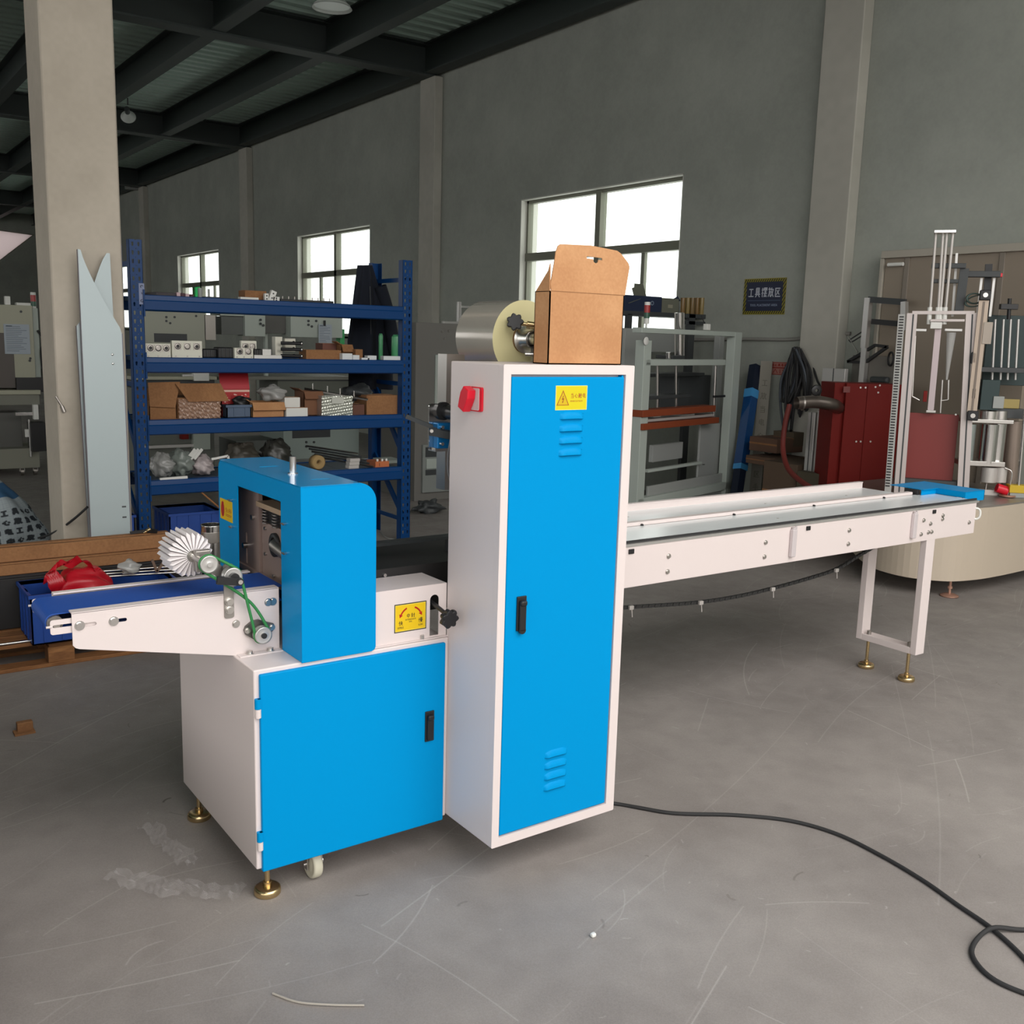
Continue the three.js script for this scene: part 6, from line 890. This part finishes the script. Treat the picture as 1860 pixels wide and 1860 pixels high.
{ // filling head at the frame's edge
  const YT = 0.572, A = onP('y', YT, 1800, 900); const yaw = -0.75, at = K.frame(A, yaw), t = new THREE.Group(); t.name = 'filling_head'; rot.add(t); t.position.set(A.x - 6.1, A.y, A.z + 3.7); t.rotation.y = yaw;
  const P = (n, x0, y0, x1, y1, z0, z1, mat, r = 0.003) => obj(n, pbox(at, x0, y0, x1, y1, z0, z1, r), mat, t);
  const teal = std(C(0.012, 0.035, 0.035), 0.5);
  P('back_plate', 1790, 573, 1875, 700, -0.22, -0.20, teal); P('tool_plate', 1780, 668, 1875, 677, -0.14, 0.0, darkMachine); P('valve_block', 1782, 690, 1815, 745, -0.12, -0.02, teal);
  for (const x of [1808, 1823, 1836, 1850]) obj('guide_rod', prod(at, x, 580, x - 6, 690, -0.08, 0.008, 10), alu, t);
  P('handle_bar', 1818, 552, 1850, 562, -0.1, -0.06, blackPlastic); obj('handle_stem', prod(at, 1834, 542, 1832, 580, -0.08, 0.012, 12), blackPlastic, t);
  P('yellow_plate', 1822, 725, 1852, 742, -0.04, -0.03, std(C(0.34, 0.26, 0.08), 0.5)); P('motor_box', 1804, 720, 1824, 742, -0.06, -0.01, greyMachine); P('dark_arm', 1800, 742, 1860, 760, -0.12, -0.04, darkMachine);
  for (const [x, w] of [[1797, 13], [1818, 11], [1760, 6]]) { const a = at(x - w, 770, -0.02), b = at(x + w - (w > 6 ? 3 : 0), 842, -0.02); obj('glass_cylinder', rod([(a[0] + b[0]) / 2, b[1], -0.02 - (x === 1818 ? 0.05 : 0)], [(a[0] + b[0]) / 2, a[1], -0.02 - (x === 1818 ? 0.05 : 0)], (b[0] - a[0]) / 2, 20), x === 1760 ? std(C(0.30, 0.34, 0.32), 0.3, 0.5) : brightSteel, t); }
  for (const [x, w] of [[1796, 15], [1817, 12]]) { const a = at(x - w, 746, -0.02), b = at(x + w, 762, -0.02); obj('cylinder_cap', rod([(a[0] + b[0]) / 2, b[1], -0.02], [(a[0] + b[0]) / 2, a[1], -0.02], (b[0] - a[0]) / 2.1, 20), steel, t); const c = at(x - w + 2, 848, -0.02), d = at(x + w - 2, 876, -0.02); obj('nozzle_body', rod([(c[0] + d[0]) / 2, d[1], -0.02], [(c[0] + d[0]) / 2, c[1], -0.02], (d[0] - c[0]) / 2, 20), aluMatte, t); obj('nozzle_tip', prod(at, x - 4, 878, x - 6, 892, -0.02, 0.006, 8), steel, t); P('bottle_cup', x - w, 890, x + w - 4, 901, -0.06, 0, aluMatte); }
  P('upper_flange', 1752, 762, 1842, 769, -0.14, 0.03, steel); P('lower_flange', 1744, 838, 1826, 847, -0.14, 0.03, steel); obj('side_tank', prod(at, 1842, 765, 1832, 900, -0.14, 0.05, 20), std(C(0.30, 0.24, 0.20), 0.35, 0.5), t);
  obj('air_hose', tube([[at(1825, 850, 0.02)[0], at(1825, 850, 0.02)[1], 0.02], [at(1836, 856, 0.02)[0], at(1836, 856, 0.02)[1], 0.03], [at(1834, 880, 0.02)[0], at(1834, 880, 0.02)[1], 0.03], [at(1828, 905, 0.02)[0], at(1828, 905, 0.02)[1], 0.03]], 0.005, 8, 24), steel, t);
  { const a = at(1828, 907, 0.02); obj('suction_disc', rod([a[0], Math.max(0.004, a[1] - 0.01), 0.03], [a[0], Math.max(0.014, a[1]), 0.03], 0.05, 22), std(C(0.45, 0.24, 0.17), 0.4, 0.4), t); }
  P('yellow_box', 1834, 882, 1875, 896, -0.02, 0.06, std(C(0.62, 0.42, 0.02), 0.45)); P('grey_box', 1834, 896, 1875, 905, -0.02, 0.055, greyMachine); { const a = at(1818, 888, 0); obj('red_spring', new THREE.CylinderGeometry(0.03, 0.03, 0.07, 14).rotateZ(1.3).translate(a[0], a[1], 0.02), redPlastic, t); }
  P('cover_plate', 1772, 922, 1842, 926, 0.02, 0.12, dullSteel); obj('support_rod', prod(at, 1862, 745, 1848, 905, 0.03, 0.011, 10), brightSteel, t);
}
{ // frame and monitor arms over the red cabinet
  const X = 6.72, w = (px, py, dx = 0) => { const p = onP('x', X + dx, px, py); return [p.x, p.y, p.z]; }, o = wthing('profile_gantry', 'aluminium profile gantry with black tilted screen frames before the tan enclosure', 'frame', [X, 1.2, w(1590, 600)[2]]);
  obj('gantry_post', bar(w(1570, 632), w(1578, 541), 0.045, 0.045), alu, o); obj('gantry_post', bar(w(1642, 600), w(1643, 548), 0.04, 0.04), alu, o); obj('gantry_beam', bar(w(1578, 544), w(1645, 549), 0.025, 0.045), darkMachine, o); obj('gantry_post', bar(w(1572, 632), [X, 0.0, w(1572, 632)[2]], 0.045, 0.045), alu, o);
  obj('black_arm', bar(w(1585, 584), w(1632, 588), 0.035, 0.04), blackPlastic, o);
  const loop = (l, r, m) => { for (let i = 0; i < l.length; i++) obj('screen_frame', bar(w(...l[i]), w(...l[(i + 1) % l.length]), r, r), m, o); };
  loop([[1540, 657], [1590, 627], [1612, 630], [1572, 658]], 0.022, blackPlastic); loop([[1542, 618], [1570, 600], [1572, 606], [1546, 622]], 0.008, blackPlastic);
  obj('wire_arm', rod(w(1540, 610), w(1558, 640), 0.005, 8), steel, o); obj('cable_coil', new THREE.TorusGeometry(0.05, 0.008, 8, 20).rotateY(Math.PI / 2 - 0.6).translate(...w(1618, 652)), blackRubber, o); obj('bracket_box', [cb(...w(1598, 690), 0.05, 0.05, 0.16, 0.02)], darkMachine, o);
  obj('back_box', bb(X + 0.03, 0, w(1541, 690)[2], X + 0.11, w(1545, 645)[1], w(1541, 690)[2] + 0.42, 0.004), std(C(0.16, 0.15, 0.13), 0.6), o);
}

// ---------- machines further down the hall ----------
function farMachine(name, label, A, parts, group = null) { const [o, at] = pthing(name, label, 'machine', A, 0, group); parts(o, at, (n, x0, y0, x1, y1, z0, z1, mat, r = 0.003) => obj(n, pbox(at, x0, y0, x1, y1, z0, z1, r), mat, o)); return o; }
const olive = std(C(0.40, 0.395, 0.30), 0.5), paleBox = std(C(0.44, 0.49, 0.44), 0.5);
const sheetTex = (seed) => canvasTex(128, 160, (g) => { g.fillStyle = '#a9b2bb'; g.fillRect(0, 0, 128, 160); g.fillStyle = '#59626c'; for (let i = 0; i < 14; i++) g.fillRect(10, 12 + i * 10, 30 + hash2(i, seed) * 76, 2); g.fillRect(12, 8, 30, 5); });
{ const A = V(1.75, 0, -11.0);
  farMachine('olive_machine', 'cream wrapping machine with a signal lamp beyond the pillar', A, (o, at, P) => {
    P('head_panel', -60, 553, 62, 703, -0.4, 0, olive); P('head_side', 62, 560, 72, 700, -0.4, -0.05, paleBox); P('roller', 9, 538, 19, 556, -0.1, -0.04, whitePlastic); P('top_rail', 30, 550, 58, 556, -0.2, -0.1, whitePlastic);
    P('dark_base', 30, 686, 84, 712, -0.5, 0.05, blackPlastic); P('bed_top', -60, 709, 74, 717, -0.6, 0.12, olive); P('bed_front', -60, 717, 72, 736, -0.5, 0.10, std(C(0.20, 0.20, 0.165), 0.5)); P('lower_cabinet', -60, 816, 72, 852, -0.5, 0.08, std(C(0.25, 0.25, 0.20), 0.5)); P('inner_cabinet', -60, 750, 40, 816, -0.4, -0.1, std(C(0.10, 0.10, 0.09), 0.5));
    P('window_opening', -60, 604, 26, 705, 0.0, 0.004, std(C(0.10, 0.085, 0.075), 0.5)); P('guide_bar', 28, 749, 66, 755, 0.1, 0.14, brightSteel); P('slide_block', 61, 735, 70, 762, 0.1, 0.17, whitePlastic); P('motor', 57, 768, 84, 820, 0.0, 0.2, blackPlastic); P('motor_bracket', 53, 762, 56, 830, 0.1, 0.13, alu); P('switch_box', 46, 780, 53, 794, 0.1, 0.14, whitePlastic);
    const p = at(31, 616, 0.006), s = card(0.23, 0.29, 0.002, [p[0], p[1], 0.008]); obj('paper_sheet', s, std(0xffffff, 0.8, 0, { map: sheetTex(3) }), o, { uv: true }); const l = at(62, 575, -0.1); signalParts(o, l[0], l[1] - 0.02, -0.1, 1.05);
    for (const x of [40, 64]) { const c = at(x, 858, 0.02); obj('caster_wheel', rod([c[0] - 0.015, 0.042, 0.02], [c[0] + 0.015, 0.042, 0.02], 0.042, 16), dullSteel, o); obj('caster_fork', cb(c[0], 0.075, 0.02, 0.05, 0.06, 0.05), steel, o); }
    for (const [x, y] of [[55, 641 + 10], [54, 655], [38, 566]]) { const q = at(x, y, 0); obj('bolt', rod([q[0], q[1], 0], [q[0], q[1], 0.008], 0.012, 8), darkMachine, o); }
    const c0 = at(68, 600, -0.02); obj('cable', tube([[c0[0], c0[1], -0.02], [c0[0] + 0.05, c0[1] - 0.1, 0.0], [c0[0] + 0.02, c0[1] - 0.2, 0.0], [c0[0] + 0.04, c0[1] - 0.5, 0.0]], 0.012, 6, 24), blackRubber, o);
  }); }
{ const A = V(2.75, 0, -9.1);
  farMachine('olive_machine', 'cream machine with a plain drilled panel seen between the rack shelves', A, (o, at, P) => {
    P('head_panel', 258, 555, 372, 640, -0.4, 0, std(C(0.36, 0.37, 0.30), 0.5)); P('valve_bank', 373, 572, 392, 618, -0.2, -0.05, dullSteel); P('bed_top', 240, 684, 394, 690, -0.6, 0.05, olive); P('bed_front', 258, 690, 390, 705, -0.5, 0.02, darkMachine);
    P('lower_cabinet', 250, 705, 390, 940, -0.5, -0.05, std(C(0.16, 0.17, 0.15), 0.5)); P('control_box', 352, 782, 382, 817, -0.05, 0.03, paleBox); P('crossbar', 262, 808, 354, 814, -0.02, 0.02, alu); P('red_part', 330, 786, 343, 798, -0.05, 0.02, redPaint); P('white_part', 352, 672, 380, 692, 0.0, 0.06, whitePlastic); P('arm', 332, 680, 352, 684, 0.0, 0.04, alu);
    for (const [x, y] of [[302, 576], [317, 576], [302, 583], [309, 587], [356, 574]]) { const q = at(x, y, 0); obj('bolt', rod([q[0], q[1], 0], [q[0], q[1], 0.008], 0.01, 8), darkMachine, o); }
    P('slot_window', 280, 606, 340, 622, 0.0, 0.004, darkMachine);
  }); }
{ const A = V(4.0, 0, -9.2);
  farMachine('pale_machine', 'pale green control boxes and cabinet behind the rack middle', A, (o, at, P) => {
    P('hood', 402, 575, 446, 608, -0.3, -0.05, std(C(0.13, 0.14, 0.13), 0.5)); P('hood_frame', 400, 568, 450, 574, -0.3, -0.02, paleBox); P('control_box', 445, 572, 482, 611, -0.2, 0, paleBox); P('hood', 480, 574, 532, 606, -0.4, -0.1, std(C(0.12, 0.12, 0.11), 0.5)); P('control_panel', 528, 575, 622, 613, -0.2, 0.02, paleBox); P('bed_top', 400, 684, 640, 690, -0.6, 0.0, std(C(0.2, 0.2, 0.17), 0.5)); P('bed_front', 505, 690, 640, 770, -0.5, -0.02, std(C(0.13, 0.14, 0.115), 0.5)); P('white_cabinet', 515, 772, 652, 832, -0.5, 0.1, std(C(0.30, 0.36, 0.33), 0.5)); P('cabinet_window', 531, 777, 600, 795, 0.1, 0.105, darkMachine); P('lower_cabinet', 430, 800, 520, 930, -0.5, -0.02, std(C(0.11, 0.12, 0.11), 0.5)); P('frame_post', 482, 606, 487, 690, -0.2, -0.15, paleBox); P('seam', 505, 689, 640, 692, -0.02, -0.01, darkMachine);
    for (const [x, y] of [[560, 583], [574, 583], [560, 590], [566, 593], [473, 581], [473, 588], [478, 591], [556, 803], [570, 803], [556, 811]]) { const q = at(x, y, y > 700 ? 0.1 : 0.02); obj('bolt', rod([q[0], q[1], y > 700 ? 0.1 : 0.02], [q[0], q[1], y > 700 ? 0.11 : 0.03], 0.012, 8), darkMachine, o); }
    const p = at(590, 610, 0.04); obj('paper_sheet', card(0.14, 0.22, 0.002, [p[0], p[1], 0.05]), std(0xffffff, 0.8, 0, { map: sheetTex(9) }), o, { uv: true }); P('black_clip', 588, 582, 592, 592, 0.05, 0.06, blackPlastic); P('green_strip', 618, 598, 626, 630, -0.1, 0, green);
  }); }
{ const A = V(4.75, 0, -7.9);
  farMachine('grey_machine', 'tall dark grey machine with pale framed windows behind the blue-doored cabinet', A, (o, at, P) => {
    P('cabinet_body', 754, 590, 1010, 905, -0.7, 0, std(C(0.17, 0.165, 0.15), 0.55)); P('window_frame', 791, 645, 850, 735, 0, 0.02, paleGreenPaint); P('window_pane', 803, 672, 846, 728, 0.02, 0.024, darkMachine); P('lower_frame', 768, 806, 860, 892, 0, 0.03, std(C(0.24, 0.26, 0.245), 0.5)); P('lower_window', 773, 812, 796, 830, 0.03, 0.034, darkMachine); P('lower_window', 773, 852, 830, 862, 0.03, 0.034, darkMachine); P('lower_panel', 775, 832, 840, 850, 0.03, 0.045, paleGreenPaint); P('top_rail', 806, 584, 850, 589, -0.2, -0.16, alu); P('top_post', 832, 548, 838, 586, -0.2, -0.17, alu); P('top_rail', 838, 556, 870, 560, -0.2, -0.17, alu); P('plinth', 770, 905, 1000, 925, -0.6, -0.1, darkMachine);
    for (const [x, y] of [[803, 602], [815, 601], [807, 615]]) { const q = at(x, y, 0); obj('bolt', rod([q[0], q[1], 0], [q[0], q[1], 0.008], 0.01, 8), steel, o); }
    const q = at(812, 708, 0.04); obj('handwheel', lathe([[0.02, 0], [0.06, 0], [0.06, 0.03], [0.02, 0.03], [0.02, 0]], [q[0], q[1], 0.03], 'z', 18), dullSteel, o);
  }); }
{ const q = onP('y', 0, 765, 920); single('debris_heap', [lump([q.x - 0.1, 0.05, q.z + 0.3], 0.12, 0.06, 0.08, 0.3, 4, 2, 20)], darkMachine, 'dark heap of scraps on the floor before the tall grey machine', 'scraps'); }
{ const a = onP('y', 0.004, 690, 965), b = onP('y', 0.004, 706, 978), c = onP('y', 0.004, 735, 982); single('floor_wire', tube([a, b, c], 0.006, 6, 20), std(C(0.25, 0.25, 0.24), 0.6), 'short pale wire on the floor at the rack foot', 'wire'); }
// ceiling lamps
function bayLamp(label, c, tilt, turn, s, on) { const t = thing('high_bay_lamp', label, 'lamp', [c.x, c.y, c.z], turn, 'high bay lamps'); const R = (g) => { g.rotateX(tilt); return g; };
  obj('lamp_shade', R(lathe([[0.05, 0.20], [0.06, 0.19], [0.10, 0.10], [0.19, 0.0], [0.195, -0.008], [0.188, -0.004], [0.095, 0.095], [0.05, 0.185]].map(([r, y]) => [r * s, y * s]), [0, 0, 0], 'y', 32)), std(C(0.50, 0.53, 0.50), 0.4), t); obj('lamp_glass', R(rod([0, 0.012 * s, 0], [0, 0.02 * s, 0], 0.178 * s, 28)), std(C(0.62, 0.66, 0.62), 0.3), t); obj('lamp_housing', R(rod([0, 0.18 * s, 0], [0, 0.36 * s, 0], 0.065 * s, 18)), darkMachine, t); obj('lamp_hook', rod([0, 0.3 * s, 0], [0, Math.max(0.32 * s, YG - c.y + 0.05), 0], 0.01, 8), darkMachine, t); }
bayLamp('round white-shaded bay lamp hanging near the front under the deck', onP('y', 4.62, 603, 14), 0, 0, 1.0);
bayLamp('small bay lamp tilted outward beside the beige pillar top', onP('y', 4.55, 233, 212), 1.15, -0.35, 0.55);
{ const p = onP('x', XW - 0.1, 247, 341), t = wthing('wall_camera', 'small dark surveillance camera at the wall top far down the hall', 'camera', [p.x, p.y, p.z]); obj('camera_body', cb(p.x - 0.1, p.y, p.z, 0.3, 0.11, 0.12, 0.02), greyMachine, t); obj('camera_arm', rod([p.x - 0.05, p.y, p.z], [p.x + 0.1, p.y + 0.15, p.z], 0.03, 8), darkMachine, t); }

renderer.render(scene, camera);
